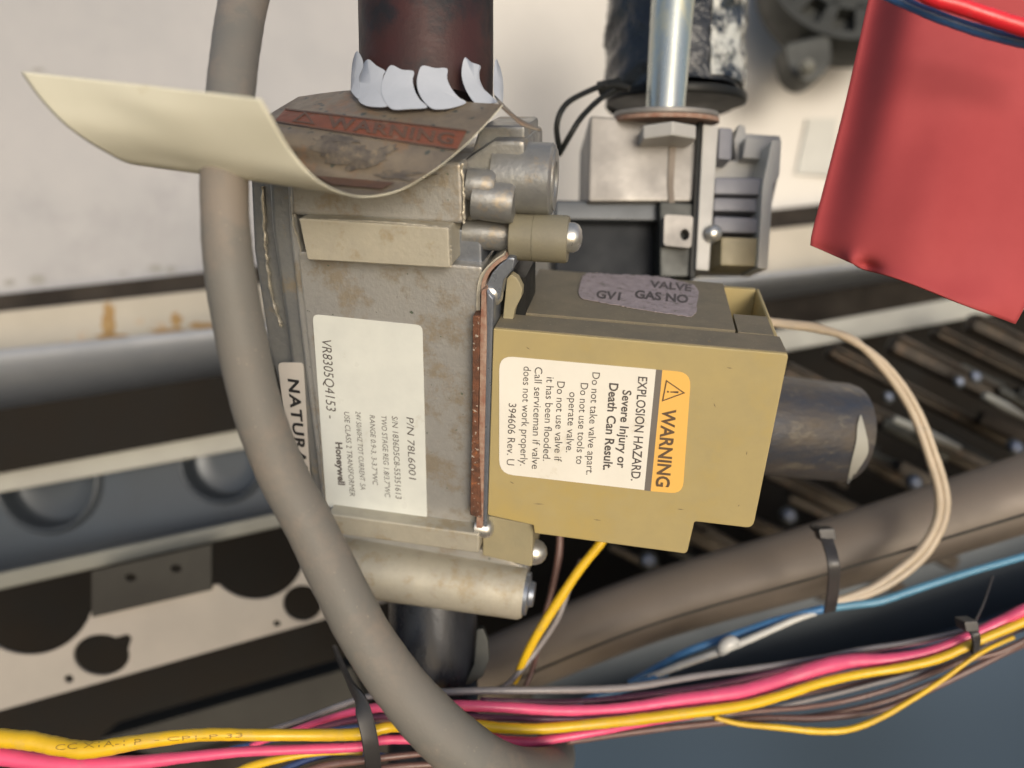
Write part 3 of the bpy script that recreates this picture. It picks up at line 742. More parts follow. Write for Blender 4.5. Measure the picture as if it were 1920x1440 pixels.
rm = random.Random(9)
for cx, cy, ln, an in ((990, 653, 9, .6), (1385, 948, 5, 2.2), (1276, 955, 14, .1), (1010, 945, 22, .05), (1340, 760, 10, 1.2), (1368, 690, 12, .2), (960, 905, 10, .5), (1120, 975, 16, .15), (1400, 850, 8, 1.7), (1330, 640, 7, .1)):
    u = (math.cos(an), math.sin(an)); wv = (-u[1] * .9, u[0] * .9)
    obj('scratch', MB().add([Q(cx - u[0] * ln / 2, cy - u[1] * ln / 2, .0001), Q(cx + wv[0], cy + wv[1], .0001), Q(cx + u[0] * ln / 2, cy + u[1] * ln / 2, .0001), Q(cx - wv[0], cy - wv[1], .0001)], [(0, 1, 2, 3)]), M['scratch'], gv, smooth=False)
# labels on the valve ---------------------------------------------------------
def label(name, pix, h, m, t=.00012, **k): return obj(name, slab(pix, h + t, t), m, gv, **k)
LB = -.004
l1 = label('rating_label', round_poly([(586, 589), (792, 610), (801, 976), (612, 950)], 12), LB + .0002, M['label_silver'], label='white rating label printed with part numbers')
tx = MB(); s1 = lambda x, y: Q(x, y, LB + .00036)
for s_, a, b, c in [('P/N 78L6001', (762, 782), (767, 899), (14, 1)),
                    ('S/N 1836D5C8-55351613', (734.5, 780), (742, 935), (11.5, 1)),
                    ('TWO STAGE REG 1.8/3.7"WC', (714.5, 779), (722, 932), (10.5, 1)),
                    ('RANGE 0.9-3, 3-3.7"WC', (693, 778), (699, 909), (10, 1)),
                    ('24V 50/60HZ TOT CURRENT .5A', (666.5, 771), (676, 918), (10, 1)),
                    ('USE CLASS 2 TRANSFORMER', (645, 772), (656, 930), (10.5, 1)),
                    ('VR8305Q4153 -', (603, 636), (613, 784), (19, 2))]:
    print_flat(tx, s_, a, b, c, s1, shear=.12)
print_flat(tx, 'Honeywell', (629, 829), (634.5, 909), (13, 1), s1, bold=.035)
obj('print', tx, M['ink'], l1, smooth=False, recalc=False)
l2 = obj('fuel_label', slab(round_poly([(521, 680), (569, 680), (582, 905), (562, 905), (535, 800)], 9), -.0085, .0003), M['label_grey'], gv, label='narrow white label printed NATURAL')
tx = MB(); print_flat(tx, 'NATURAL', (540, 710), (557, 888), (21, 3), lambda x, y: Q(x, y, -.0084), bold=.03, spacing=1.15)
obj('print', tx, M['ink_black'], l2, smooth=False, recalc=False)
l3 = label('warning_label', round_poly([(936, 667), (1230, 693), (1208, 919), (936, 888)], [26, 0, 0, 26]), .0001, M['label_white'], label='white label with amber band and explosion warning')
obj('grey_line', slab([(1230, 693.2), (1242, 694.2), (1220, 921), (1208, 919.5)], .0002, .00012), M['label_line'], l3)
obj('amber_band', slab(round_poly([(1242, 694), (1296, 699), (1280, 926), (1220, 921)], [0, 26, 22, 0]), .00022, .00012), M['label_yellow'], l3)
tx = MB(); s3 = lambda x, y: Q(x, y, .00030)
for s_, a, b, c, bo in [('EXPLOSION HAZARD.', (1197, 706), (1183, 901), (18, 1.5), .012),
                    ('Severe Injury or', (1168, 731), (1157, 877), (17, 1.5), .018),
                    ('Death Can Result.', (1143, 718), (1131, 881), (17.5, 1.5), .022),
                    ('Do not take valve apart.', (1111, 698), (1099, 890), (15, 1), 0),
                    ('Do not use tools to', (1089, 718), (1080, 870), (15, 1), 0),
                    ('operate valve.', (1068, 735), (1061, 848), (15, 1), 0),
                    ('Do not use valve if', (1045, 715), (1039, 865), (15, 1), 0),
                    ('it has been flooded.', (1025, 707), (1018, 864), (15, 1), 0),
                    ('Call serviceman if valve', (1003, 688), (997, 879), (15, 1), 0),
                    ('does not work properly.', (982, 687), (975, 873), (15, 1), 0),
                    ('394606 Rev. U', (954, 756), (950, 872), (15, 1), 0)]:
    print_flat(tx, s_, a, b, c, s3, bold=bo)
obj('print', tx, M['ink'], l3, smooth=False, recalc=False)
tx = MB(); s3b = lambda x, y: Q(x, y, .00036)
print_flat(tx, 'WARNING', (1243, 766), (1230, 912), (26, 2.5), s3b, bold=.025)
def tri_outline(a, b, c, w_):
    ce = (Vector(a) + Vector(b) + Vector(c)) / 3
    return [Vector(p) for p in (a, b, c)], [Vector(p) + (ce - Vector(p)) * w_ for p in (a, b, c)]
o3, i3 = tri_outline((1285, 737), (1249, 712), (1241, 753), .17)
for k_ in range(3):
    tx.add([s3b(*o3[k_]), s3b(*o3[(k_ + 1) % 3]), s3b(*i3[(k_ + 1) % 3]), s3b(*i3[k_])], [(0, 1, 2, 3)])
tx.add([s3b(*p) for p in ((1272, 733.5), (1272, 737.5), (1257, 736), (1257, 734))], [(0, 1, 2, 3)])
tx.add([s3b(*p) for p in circle(1252.5, 734.5, 2, 2, 10)], [tuple(range(10))])
obj('print', tx, M['ink_brown'], l3, smooth=False, recalc=False)
# worn label on the top of the cover
ttop = lambda lift: (lambda x, y: on_plane(x, y, edge_top(1200, 0) + EU * lift, EU))
rnd = random.Random(5)
wl = round_poly([(1092, 512), (1245, 519), (1312, 537), (1304, 596), (1230, 585), (1082, 560)], [16, 20, 20, 16, 10, 20], 8)
dense = []
for i in range(len(wl)):
    a, b = Vector(wl[i]), Vector(wl[(i + 1) % len(wl)])
    n_ = max(1, int((b - a).length / 5))
    for q in range(n_):
        p = a.lerp(b, q / n_); dense.append((p.x + rnd.uniform(-1.2, 1.2), p.y + rnd.uniform(-1, 1)))
tt = ttop(.00045)
l4 = obj('worn_label', MB().prism([tt(*p) for p in dense], EU * .00015), M['pink_label'], gv, label='worn pinkish label printed GV1 GAS NO')
tx = MB(); tt2 = ttop(.00066)
print_flat(tx, 'GV1', (1118, 558), (1164, 563), (0.8, -15), tt2, bold=.03, shear=.1)
print_flat(tx, 'GAS NO', (1190, 558), (1290, 568), (1, -15), tt2, bold=.035)
print_flat(tx, 'VALVE', (1218, 538), (1296, 546), (1.2, -13), tt2, bold=.03)
obj('print', tx, M['ink_worn'], l4, smooth=False, recalc=False)

# ================================================================ PIPES
bp = empty('black_pipe_stub', 'short black iron pipe stub sticking out to the right behind the tan cover', 'pipe', P(1540, 810, .06))
pa, pb = P(1300, 782, .055), P(1612, 815, .055)
ax = (pb - pa) + Vector((0, .010, 0)); r_ = 98 * S * (D + .05) / D
stub = MB().lathe(pa, ax, [(0, r_), (ax.length * .96, r_), (ax.length * .995, r_ * .97), (ax.length, r_ * .90), (ax.length - .001, r_ * .80), (ax.length - .03, r_ * .8)], 56)
obj('pipe_wall', stub, M['black_pipe'], bp)
sf = decal_surface(stub.bvh(), .00025)
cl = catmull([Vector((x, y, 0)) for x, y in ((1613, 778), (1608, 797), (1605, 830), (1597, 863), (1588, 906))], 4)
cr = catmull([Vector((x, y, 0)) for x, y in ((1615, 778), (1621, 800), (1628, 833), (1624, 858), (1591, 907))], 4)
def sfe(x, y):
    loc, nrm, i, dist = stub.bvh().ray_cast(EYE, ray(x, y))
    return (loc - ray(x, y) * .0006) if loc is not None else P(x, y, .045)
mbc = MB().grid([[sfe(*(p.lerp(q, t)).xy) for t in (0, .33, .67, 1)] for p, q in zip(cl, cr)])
obj('rim_highlight', mbc, M['rail'], bp)  # pale crescent paints the highlight on the stub's chamfered rim
dp = empty('black_down_pipe', 'black pipe leaving the bottom of the valve behind the grey hose', 'pipe', P(815, 1290, .05))
obj('pipe_wall', wire_mb([(812, 1060, .055, 160), (812, 1130, .055, 164), (812, 1270, .055, 168), (812, 1420, .06, 168)], 44), M['black_iron'], dp)
obj('pipe_lip', block([(893, 1180), (906, 1178), (915, 1200), (918, 1235), (905, 1270), (880, 1285), (870, 1284), (888, 1245)], .045, .004), M['gunmetal'], dp, bevel=.0006)
rp = empty('rusty_pipe', 'rusty maroon pipe coming down through the hole of the warning tag', 'pipe', P(800, 200, .0))
PD = .005
rpm = wire_mb([(800, 207, PD, 246), (800, 190, PD, 248), (800, 100, PD, 250), (799, 0, PD, 252), (798, -200, PD, 256)], 56)
obj('pipe_wall', rpm, M['rust_pipe'], rp)

# ================================================================ WARNING TAG
tg = empty('warning_tag', 'curled cream paper tag printed WARNING, threaded on the rusty pipe', 'tag', P(690, 368, -.03))
# each row runs from the free edge (near) to the far edge
rows_ctl = [
    [(490, 185, -.060), (380, 172, -.057), (260, 158, -.053), (150, 146, -.049), (40, 134, -.045)],
    [(513, 226, -.057), (410, 218, -.054), (300, 208, -.051), (190, 192, -.047), (74, 182, -.043)],
    [(546, 282, -.0515), (450, 273, -.0490), (350, 262, -.0465), (240, 249, -.0435), (125, 235, -.0405)],
    [(592, 334, -.0465), (505, 321, -.0440), (410, 307, -.0415), (305, 293, -.0385), (195, 282, -.0360)],
    [(640, 360, -.0405), (560, 349, -.0380), (470, 337, -.0355), (370, 324, -.0325), (262, 309, -.0300)],
    [(690, 368, -.034), (610, 352, -.029), (530, 335, -.026), (450, 318, -.022), (360, 300, -.019)],
    [(750, 356, -.031), (680, 338, -.025), (600, 320, -.021), (520, 302, -.017), (430, 285, -.014)],
    [(810, 322, -.032), (740, 304, -.028), (660, 288, -.025), (570, 272, -.022), (470, 258, -.018)],
    [(868, 276, -.030), (790, 262, -.0265), (700, 248, -.023), (600, 236, -.018), (490, 232, -.013)],
    [(915, 228, -.026), (840, 222, -.0215), (740, 210, -.0175), (630, 200, -.011), (504, 216, -.006)],
    [(943, 196, -.022), (880, 192, -.0165), (790, 180, -.0120), (665, 170, -.004), (560, 182, .001)],
]
ctl = [[P(*c) for c in r] for r in rows_ctl]
tmp = [catmull(r, 8) for r in ctl]
cols = [catmull([tmp[i][j] for i in range(len(tmp))], 6) for j in range(len(tmp[0]))]
sheet_rows = [[cols[j][i] for j in range(len(cols))] for i in range(len(cols[0]))]
sheet = MB().grid(sheet_rows)
# two skins of the paper: plain back (outside) and printed front (inside)
cnt = len(sheet_rows)
front = MB().grid(sheet_rows, .00022)
mid = P(640, 150, -.02)
def skin(rows, off):
    out = []
    n = len(rows); m = len(rows[0])
    for i in range(n):
        out.append([])
        for j in range(m):
            a = rows[min(i + 1, n - 1)][j] - rows[max(i - 1, 0)][j]; b = rows[i][min(j + 1, m - 1)] - rows[i][max(j - 1, 0)]
            q = a.cross(b).normalized()
            out[-1].append(rows[i][j] + q * off)
    return out
# sign of the inside
i_, j_ = 5, 10
a = sheet_rows[i_ + 1][j_] - sheet_rows[i_ - 1][j_]; b = sheet_rows[i_][j_ + 1] - sheet_rows[i_][j_ - 1]
q = a.cross(b).normalized()
sgn = 1 if q.y > 0 else -1           # on the near flap the inside faces away from the lens
obj('paper_back', MB().grid(skin(sheet_rows, 0), .00022 if sgn > 0 else -.00022), M['paper'], tg, angle=180, recalc=False)
inner = MB().grid(skin(sheet_rows, sgn * .00012))
obj('printed_face', inner, M['print_side'], tg, angle=180, recalc=False)
sfp = decal_surface(inner.bvh(), .0003)
def far_decal(x, y, off=.0003):
    """skips the near flap: takes the last surface hit along the line of sight"""
    o_ = EYE.copy(); last = None; r = ray(x, y); bv = INNER
    for _ in range(6):
        loc, nrm, i, dist = bv.ray_cast(o_, r)
        if loc is None: break
        last = (loc, nrm); o_ = loc + r * .001
    if last is None: return P(x, y, -.01)
    loc, nrm = last
    if nrm.dot(r) > 0: nrm = -nrm
    return loc + nrm * off
INNER = inner.bvh()
mbd = MB(); decal_poly(mbd, [(536, 206), (876, 247), (858, 281), (516, 228)], lambda x, y: far_decal(x, y, .0003), 40)
obj('orange_band', mbd, M['orange_print'], tg)
mbd = MB()
sfd = lambda x, y: far_decal(x, y, .0005)
print_flat(mbd, 'WARNING', (612, 240), (850, 274), (5, -21), sfd, bold=.03, spacing=1.1)
for k_ in range(3):
    T = [Vector((548, 231)), Vector((592, 237)), Vector((574, 212))]; ce = sum(T, Vector((0, 0))) / 3
    I = [p + (ce - p) * .35 for p in T]
    mbd.add([sfd(*T[k_]), sfd(*T[(k_ + 1) % 3]), sfd(*I[(k_ + 1) % 3]), sfd(*I[k_])], [(0, 1, 2, 3)])
for (p0, p1) in (((536, 206), (876, 247)), ((516, 229), (858, 282))):
    a, b = Vector(p0), Vector(p1)
    decal_poly(mbd, [tuple(a), tuple(b), tuple(b + Vector((0, 3))), tuple(a + Vector((0, 3)))], sfd, 40)
decal_poly(mbd, [(592, 333), (742, 345), (716, 358), (622, 350)], sfd, 20)
obj('print', mbd, M['dark_print'], tg, recalc=False, smooth=False)
# smudges
rnd = random.Random(11)
mbd = MB()
for (cx, cy, rx, ry, rot) in ((650, 288, 60, 22, .12), (690, 300, 40, 14, -.3), (610, 275, 30, 12, .2), (720, 285, 26, 8, -.35), (640, 262, 34, 7, .15), (760, 330, 60, 9, .0)):
    n_ = 26; ring = []
    for k_ in range(n_):
        t_ = 2 * math.pi * k_ / n_; w_ = 1 + rnd.uniform(-.25, .25)
        dx, dy = rx * w_ * math.cos(t_), ry * w_ * math.sin(t_)
        ring.append(far_decal(cx + dx * math.cos(rot) - dy * math.sin(rot), cy + dx * math.sin(rot) + dy * math.cos(rot), .00035))
    mbd.add([far_decal(cx, cy, .0004)] + ring, [(0, k_ + 1, (k_ + 1) % n_ + 1) for k_ in range(n_)])
obj('smudge', mbd, M['stain'], tg, recalc=False)
# folded tip on the right
tip = [[P(928, 178, -.015), P(950, 200, -.018), P(975, 222, -.020), P(1015, 242, -.022)],
       [P(940, 200, -.022), P(958, 216, -.024), P(980, 234, -.024), P(1013, 244, -.023)]]
obj('folded_tip', MB().grid([catmull(r, 5) for r in tip], .0003), M['print_side'], tg, angle=180)
# petals cut from the tag, bent up round the pipe
def on_pipe(x, y, off):
    """point on a cylinder round the pipe"""
    c = P(800, 120, PD); R = 125 * S * (D + PD) / D + off
    r = ray(x, y)
    a = r.x ** 2 + r.y ** 2; ex = EYE.x - c.x; ey = EYE.y - c.y
    b = 2 * (r.x * ex + r.y * ey); cc = ex ** 2 + ey ** 2 - R * R
    disc = b * b - 4 * a * cc
    if disc < 0:
        t = -b / (2 * a)
    else: t = (-b - math.sqrt(disc)) / (2 * a)
    return EYE + r * t
ZP = lambda l: [(440 + x * .3646, y * .3646) for x, y in l]
petals = [
 (ZP([(628,262),(608,310),(600,370),(597,440),(600,470),(640,505),(640,400),(660,345),(655,300)]), .0024),
 (ZP([(685,305),(650,350),(632,400),(628,450),(632,500),(650,530),(700,548),(785,545),(762,490),(757,440),(765,385),(774,364),(730,338)]), .0022),
 (ZP([(805,335),(775,375),(757,430),(757,480),(775,525),(800,555),(830,564),(900,560),(990,552),(950,510),(925,460),(915,410),(920,366),(860,358)]), .0026),
 (ZP([(965,338),(942,385),(937,430),(945,470),(965,510),(1000,548),(1035,562),(1110,556),(1190,528),(1150,498),(1112,450),(1092,400),(1092,352),(1030,350)]), .0030),
 (ZP([(1185,295),(1170,340),(1168,390),(1180,440),(1205,490),(1240,530),(1300,532),(1350,522),(1295,475),(1264,420),(1258,370),(1264,338),(1218,320)]), .0034),
 (ZP([(1345,302),(1335,345),(1330,420),(1338,490),(1375,530),(1382,440),(1370,360)]), .0028)]
for pts_, off in petals:
    q3 = [Vector((p[0], p[1], 0)) for p in pts_]; N3 = len(q3); c2 = []
    for i in range(N3):
        p0, p1, p2, p3 = q3[i - 1], q3[i], q3[(i + 1) % N3], q3[(i + 2) % N3]
        for t in (0, .25, .5, .75):
            v_ = 0.5 * ((2 * p1) + (p2 - p0) * t + (2 * p0 - 5 * p1 + 4 * p2 - p3) * t * t + (3 * p1 - p0 - 3 * p2 + p3) * t ** 3)
            c2.append((v_.x, v_.y))
    def lift(x, y): return on_pipe(x, y, off + .0058 * max(0, (y - 108) / 97) ** 1.5)
    ce = (sum(p[0] for p in pts_) / len(pts_), sum(p[1] for p in pts_) / len(pts_))
    f_ = [lift(*p) for p in c2]; n_ = len(f_)
    cen = lift(*ce)
    inw = Vector((0, .0004, 0))
    mbp = MB().add([cen] + f_ + [cen + inw] + [p + inw for p in f_],
        [(0, i + 1, (i + 1) % n_ + 1) for i in range(n_)] + [(n_ + 1, n_ + 2 + (i + 1) % n_, n_ + 2 + i) for i in range(n_)] +
        [(i + 1, n_ + 2 + i, n_ + 2 + (i + 1) % n_, (i + 1) % n_ + 1) for i in range(n_)])
    obj('petal', mbp, M['white_petal'], tg, angle=60)

# ================================================================ GREY HOSE
obj('grey_hose', wire_mb([(500, -160, -.010, 86), (462, -20, -.016, 88), (445, 70, -.022, 88), (433, 170, -.029, 88), (422, 300, -.034, 88), (422, 400, -.036, 88), (430, 500, -.035, 92),
    (450, 620, -.032, 94), (484, 770, -.028, 92), (530, 890, -.024, 92), (578, 980, -.022, 92), (632, 1090, -.020, 96), (690, 1200, -.018, 98), (765, 1305, -.016, 104), (850, 1392, -.014, 112),
    (930, 1446, -.008, 110), (1000, 1452, .012, 92), (1036, 1436, .040, 78), (1042, 1405, .062, 70), (1036, 1380, .080, 62)], 40, 8, .012), M['hose'],
    label='thick grey rubber hose curving down in front of the valve', cat='hose', angle=180)

# ================================================================ WIRES
def wire(name, path, m, label, group='wires of the bundle along the bottom', seg=12):
    mb = wire_mb(path, seg, 8, .05)
    return obj(name, mb, M[m], label=label, cat='wire', group=group, angle=180), mb
_, ymb = wire('yellow_wire', [(-60, 1378, .012, 36), (0, 1384, .012, 34), (56, 1389, .012, 34), (112, 1400, .012, 33), (169, 1406, .012, 32), (262, 1391, .013, 28), (375, 1378, .015, 24), (487, 1378, .017, 22),
    (600, 1378, .02, 22), (675, 1376, .02, 22), (726, 1364, .022, 20), (780, 1361, .022, 22), (879, 1359, .025, 20), (945, 1365, .027, 20), (1017, 1366, .03, 20), (1127, 1356, .033, 20), (1200, 1348, .036, 21),
    (1273, 1339, .038, 21), (1387, 1324, .042, 20), (1462, 1305, .045, 19), (1537, 1281, .048, 18), (1612, 1264, .05, 17), (1687, 1252, .05, 17), (1762, 1234, .05, 17), (1837, 1200, .05, 17), (1930, 1160, .05, 18), (2050, 1100, .05, 18)], 'w_yellow',
    'thick yellow wire running the full width along the bottom')
_, pmb = wire('pink_wire', [(-60, 1408, .014, 34), (0, 1417, .014, 34), (112, 1432, .014, 32), (225, 1432, .015, 28), (337, 1421, .017, 22), (450, 1410, .019, 19), (562, 1405, .021, 18), (675, 1400, .023, 18), (715, 1388, .024, 17),
    (784, 1386, .025, 17), (908, 1381, .028, 17), (945, 1388, .03, 18), (999, 1391, .032, 18), (1054, 1383, .034, 17), (1127, 1371, .036, 15), (1200, 1358, .04, 12), (1300, 1343, .046, 9)], 'w_pink',
    'lower pink wire hugging the yellow wire at bottom left')
wire('pink_wire', [(470, 1398, .034, 10), (580, 1359, .032, 12), (653, 1337, .03, 15), (700, 1328, .028, 18), (744, 1325, .026, 18), (850, 1323, .028, 20), (945, 1326, .03, 20), (1054, 1332, .034, 20), (1163, 1328, .038, 20), (1273, 1313, .042, 25),
    (1387, 1297, .046, 28), (1462, 1276, .05, 29), (1537, 1252, .052, 30), (1594, 1240, .054, 28), (1669, 1236, .054, 23), (1744, 1221, .053, 18), (1819, 1192, .052, 18), (1875, 1166, .052, 20), (1930, 1138, .05, 20), (2050, 1080, .05, 20)], 'w_pink',
    'upper pink wire above the yellow wire, running to the right edge')
wire('grey_wire', [(500, 1372, .035, 11), (580, 1345, .034, 12), (640, 1322, .032, 12), (700, 1305, .032, 12), (813, 1299, .034, 14), (908, 1295, .036, 14), (1017, 1294, .038, 14), (1127, 1292, .042, 14), (1200, 1286, .045, 14), (1312, 1267, .05, 13),
    (1425, 1252, .055, 12), (1537, 1234, .058, 11), (1612, 1219, .06, 11), (1706, 1204, .06, 10), (1819, 1180, .056, 10), (1900, 1150, .06, 8)], 'w_grey', 'grey wire lying above the pink wires')
wire('brown_wire', [(1250, 1350, .056, 9), (1425, 1333, .06, 9), (1500, 1327, .062, 9), (1575, 1316, .064, 9), (1650, 1297, .064, 9), (1725, 1271, .064, 10), (1800, 1241, .062, 10), (1875, 1222, .06, 10), (1960, 1180, .06, 10)], 'w_brown', 'upper brown wire sagging at the lower right')
wire('brown_wire', [(1060, 1392, .05, 10), (1200, 1371, .055, 12), (1312, 1358, .058, 12), (1425, 1347, .06, 13), (1537, 1346, .062, 13), (1650, 1331, .062, 12), (1725, 1301, .062, 12), (1819, 1256, .062, 12), (1900, 1215, .062, 11), (1990, 1160, .062, 11)], 'w_brown', 'lower brown wire sagging at the lower right')
wire('yellow_wire', [(1340, 1345, .055, 9), (1387, 1357, .055, 10), (1462, 1364, .055, 12), (1537, 1371, .055, 13), (1594, 1367, .055, 12), (1650, 1346, .056, 11), (1706, 1314, .057, 10), (1762, 1278, .058, 9), (1837, 1225, .058, 8), (1900, 1195, .06, 8)], 'w_yellow', 'thin yellow wire sagging lowest at the lower right')
wire('yellow_wire', [(400, 1475, .03, 20), (460, 1442, .03, 18), (520, 1424, .03, 14), (600, 1412, .032, 10), (680, 1412, .034, 9)], 'w_yellow', 'short yellow wire entering at the bottom edge left of the cable tie')
wire('navy_wire', [(470, 1480, .034, 18), (540, 1440, .034, 14), (600, 1418, .034, 12), (670, 1412, .036, 10), (740, 1420, .04, 10)], 'w_navy', 'navy wire entering at the bottom edge left of the cable tie')
wire('brown_wire', [(520, 1470, .03, 16), (600, 1438, .03, 14), (680, 1426, .03, 13), (760, 1416, .032, 12), (850, 1410, .036, 12), (960, 1425, .04, 12)], 'w_brown', 'brown wire at the bottom edge, crossing under the cable tie')
wire('brown_wire', [(560, 1500, .034, 15), (640, 1456, .034, 14), (740, 1438, .034, 13), (850, 1432, .036, 12)], 'w_brown', 'lowest brown wire, cut by the bottom edge at the cable tie')
wire('plum_wire', [(500, 1385, .038, 12), (580, 1368, .037, 12), (660, 1350, .036, 12), (740, 1342, .036, 11), (850, 1342, .038, 12), (960, 1346, .04, 12), (1100, 1346, .043, 12), (1260, 1325, .05, 12), (1400, 1308, .055, 10)], 'w_purple', 'plum wire between the upper pink and the yellow wire')
wire('navy_wire', [(430, 1405, .04, 10), (560, 1378, .04, 10), (660, 1363, .04, 9), (760, 1356, .04, 8)], 'w_navy', 'navy wire just above the yellow wire at left of the tie')
wire('navy_wire', [(1030, 1340, .06, 9), (1110, 1308, .06, 12), (1180, 1290, .062, 13), (1250, 1262, .07, 12)], 'w_blue', 'short blue wire rising below the taupe pipe in the middle')
wire('brown_wire', [(700, 1352, .05, 9), (880, 1344, .05, 9), (1060, 1352, .052, 9), (1240, 1344, .058, 9), (1400, 1322, .064, 9), (1560, 1292, .068, 9), (1700, 1258, .07, 9), (1830, 1212, .066, 9), (1940, 1170, .066, 9)], 'w_brown', 'thin brown wire half hidden right below the yellow wire')
wire('plum_wire', [(900, 1312, .045, 9), (1060, 1316, .05, 10), (1200, 1304, .054, 11), (1340, 1284, .06, 11), (1440, 1262, .064, 10), (1530, 1240, .068, 9)], 'w_purple', 'plum wire running just above the upper pink wire in the middle')
wire('brown_wire', [(1250, 1366, .06, 8), (1400, 1352, .064, 9), (1540, 1340, .068, 9), (1660, 1314, .07, 9), (1760, 1276, .07, 9), (1860, 1236, .068, 9), (1960, 1190, .066, 9)], 'w_brown', 'brown wire between the two sagging brown wires at lower right')
wire('grey_wire', [(1100, 1362, .05, 9), (1260, 1350, .054, 9), (1400, 1336, .06, 8), (1520, 1312, .064, 8), (1640, 1282, .066, 8), (1760, 1250, .066, 8), (1850, 1212, .064, 8)], 'w_grey', 'thin grey wire directly under the yellow wire at lower right')
wire('plum_wire', [(1480, 1262, .066, 8), (1600, 1226, .066, 9), (1720, 1206, .066, 9), (1820, 1180, .062, 9)], 'w_purple', 'thin plum wire just above the upper pink wire at right')
wire('navy_wire', [(1180, 1330, .056, 8), (1262, 1322, .056, 10), (1330, 1318, .06, 8)], 'w_navy', 'short navy wire showing between the pink and the yellow wire')
for m_, pth, lab in (('w_blue', [(1180, 1282, .075, 14), (1232, 1252, .074, 14), (1294, 1220, .072, 15), (1387, 1187, .07, 15), (1462, 1162, .068, 15), (1545, 1141, .066, 15)], 'bright blue wire rising from the bundle to the thin cable tie'),
                     ('w_teal', [(1555, 1140, .066, 15), (1600, 1134, .066, 15), (1650, 1127, .066, 15), (1725, 1102, .066, 15), (1819, 1072, .066, 14), (1930, 1040, .066, 14), (2060, 1000, .066, 14)], 'light blue wire running from the thin cable tie to the right edge'),
                     ('w_white', [(1215, 1272, .068, 12), (1270, 1250, .067, 13), (1350, 1222, .066, 14), (1425, 1190, .065, 14), (1490, 1162, .065, 12), (1530, 1150, .066, 8)], 'white wire with a joint, under the bright blue wire')):
    wire({'w_blue': 'blue_wire', 'w_teal': 'light_blue_wire', 'w_white': 'white_wire'}[m_], pth, m_, lab, 'blue and white wires on the taupe pipe')
obj('wire_joint', wire_mb([(1352, 1226, .064, 12), (1358, 1214, .063, 26), (1372, 1204, .063, 26), (1384, 1206, .064, 12)], 10, 4), M['w_white'], label='small white crimp joint on the white wire', cat='crimp joint')
for i, dx in enumerate((0, 13)):
    wire('cream_wire', [(1430, 600 + dx * .3, .05, 12), (1475, 606 + dx * .3, .052, 14), (1535, 614 + dx * .3, .055, 15), (1600, 640 - dx * .2, .058, 15), (1665 - dx * .4, 690 + dx * .5, .06, 15), (1718 - dx * .8, 765 + dx * .3, .062, 15), (1752 - dx, 850, .063, 15), (1773 - dx, 925, .064, 16), (1768 - dx, 980, .065, 16),
         (1737 - dx * .9, 1037 - dx * .4, .066, 16), (1690 - dx * .6, 1080 - dx * .8, .067, 15), (1642 - dx * .3, 1108 - dx * .6, .067, 15), (1595, 1124 - dx * .5, .067, 14), (1560, 1132 - dx * .3, .067, 12)], 'w_cream',
         ['outer one of the two cream wires arching at the right', 'inner one of the two cream wires arching at the right'][i], 'cream wires arching behind the tan cover')
wire('yellow_wire', [(1150, 985, .045, 18), (1125, 1020, .045, 18), (1085, 1070, .046, 18), (1045, 1130, .047, 19), (1010, 1185, .048, 18), (985, 1232, .05, 16), (965, 1280, .052, 12)], 'w_yellow', 'yellow wire dropping from below the tan cover', 'wires dropping from under the tan cover')
wire('grey_wire', [(1090, 1050, .052, 10), (1068, 1100, .052, 11), (1045, 1160, .052, 12), (1005, 1220, .052, 12), (965, 1270, .05, 11), (930, 1300, .05, 10)], 'w_grey', 'grey wire dropping beside the short yellow wire', 'wires dropping from under the tan cover')
wire('brown_wire', [(1050, 990, .06, 12), (1048, 1040, .06, 14), (1036, 1100, .06, 12), (1018, 1170, .06, 10), (1000, 1250, .062, 10), (980, 1300, .06, 9)], 'w_brown', 'dull brown wire dropping behind the short yellow wire', 'wires dropping from under the tan cover')
# printing on the yellow and pink wires
tx = MB(); sy = decal_surface(ymb.bvh(), .00012)
print_flat(tx, 'CC X1A-1 P', (104, 1407), (265, 1396), (0, -11), sy, bold=-.008)
print_flat(tx, '- CP1-P 33', (290, 1391), (455, 1382), (0, -8), sy, bold=-.008)
ywp = obj('wire_print', tx, M['ink_wire'], smooth=False, recalc=False)
yw = bpy.data.objects['yellow_wire']; ywp.parent = yw; ywp.location = WORLD['wire_print'] - WORLD['yellow_wire']
# red and blue lead in front of the red film
wire('red_wire', [(1640, -70, -.03, 28), (1740, -8, -.03, 29), (1800, 12, -.03, 30), (1870, 36, -.03, 31), (1935, 56, -.03, 32), (2060, 90, -.03, 32)], 'w_red', 'bright red wire crossing the top right corner', 'leads crossing the red film', 16)
wire('blue_wire', [(1590, -40, -.025, 20), (1680, -2, -.025, 20), (1760, 32, -.025, 21), (1850, 62, -.025, 22), (1935, 82, -.025, 23), (2060, 110, -.025, 23)], 'w_steelblue', 'dark blue wire just below the bright red wire at top right', 'leads crossing the red film', 16)

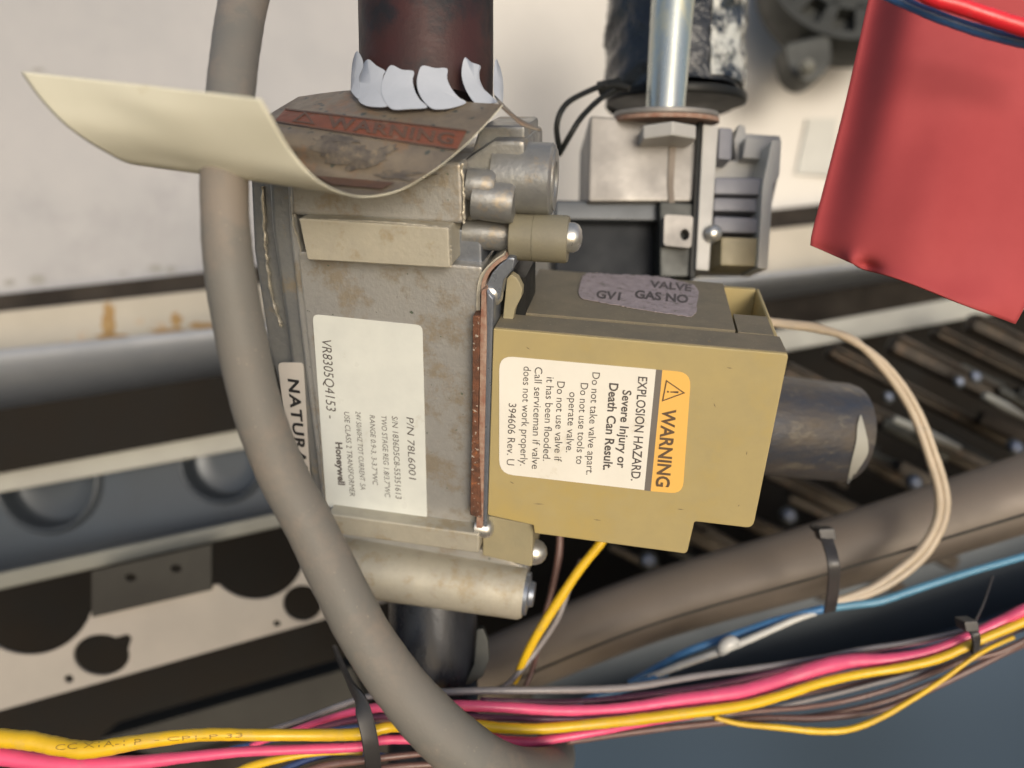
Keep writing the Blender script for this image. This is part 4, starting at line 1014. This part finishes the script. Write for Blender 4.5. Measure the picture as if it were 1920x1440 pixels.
# cable ties
def strap(name, pts, wpx, label, m='tie', t=.0011, group='black cable ties'):
    e = empty(name, label, 'cable tie', P(*pts[-1]), group)
    c = catmull([P(*p) for p in pts], 8); mb = MB(); rows = []
    for i, p in enumerate(c):
        tn = (c[min(i + 1, len(c) - 1)] - c[max(i - 1, 0)]).normalized()
        sd_ = tn.cross(Vector((0, 1, 0))).normalized(); hw = wpx / 2 * S * (D + p.y) / D
        rows.append([p - sd_ * hw, p - sd_ * hw * .85 - Vector((0, .0003, 0)), p, p + sd_ * hw * .85 - Vector((0, .0003, 0)), p + sd_ * hw])
    obj('strap', MB().grid(rows, t), M[m], e)
    return e
e = strap('cable_tie', [(628, 1225, .060), (655, 1285, .022), (676, 1320, .009), (690, 1370, .006), (698, 1420, .008), (704, 1490, .02)], 31, 'broad black cable tie round the wire bundle left of the hose')
e = strap('cable_tie', [(1530, 985, .060), (1550, 1010, .050), (1563, 1060, .044), (1562, 1110, .050), (1556, 1148, .058)], 24, 'slim black cable tie looped round the taupe pipe')
obj('tie_head', block(round_poly([(1534, 992), (1566, 990), (1570, 1014), (1540, 1016)], 6), .050, .005), M['tie'], e, bevel=.0006)
e = strap('cable_tie', [(1812, 1168, .046), (1826, 1184, .040), (1832, 1204, .041), (1830, 1222, .05)], 17, 'small black cable tie on the bundle near the right edge')
obj('tie_head', block(round_poly([(1808, 1166), (1834, 1164), (1838, 1184), (1812, 1186)], 4), .038, .006), M['tie'], e, bevel=.0006)
obj('tie_tail', wire_mb([(1826, 1170, .045, 5), (1845, 1130, .05, 4), (1862, 1080, .055, 4)], 6), M['tie'], e)

# ================================================================ RED FILM
def red_film():
    rows = []
    left = catmull([Vector((1642, -60, 0)), Vector((1626, 10, 0)), Vector((1588, 180, 0)), Vector((1558, 300, 0)), Vector((1526, 425, 0)), Vector((1520, 460, 0))], 8)
    n = len(left)
    right = [Vector((1990, -60 + (600 + 60) * (i / (n - 1)), 0)) for i in range(n)]
    m = 60
    for i in range(n):
        v = i / (n - 1); rows.append([])
        for j in range(m):
            u = j / (m - 1)
            x = left[i].x + (right[i].x - 86 * v * v - left[i].x) * u
            ybot = 470 + 128 * u + 3 * math.sin(u * 9) * (1 - u) + (3 * math.exp(-((u - .25) / .09) ** 2))
            y = left[i].y + (ybot - 470) * v ** 1.5 + 30 * u * v - 10 * v * u
            f = .0022 * math.sin(u * 7.5 + 1.1 - v * 1.4) * (.2 + .7 * v) + .0008 * math.sin(u * 15 + v * 4 + 1) * v - .004 * u * v
            f += .014 * math.exp(-(u / .16) ** 2) + .004 * math.exp(-((u - .27) / .06) ** 2 - ((v - .97) / .07) ** 2) - .003 * math.exp(-((u - .2) / .04) ** 2 - ((v - .95) / .08) ** 2) + .0010 * math.sin(v * 14 + u * 5) * v * v
            rows[-1].append(P(x, y if j else y, .000 + f))
    return rows
rf = empty('red_film', 'creased red plastic film hanging at the upper right', 'plastic film', P(1750, 560, 0))
rows = red_film()
obj('sheet', MB().grid(rows, .0005), M['red'], rf, angle=180)
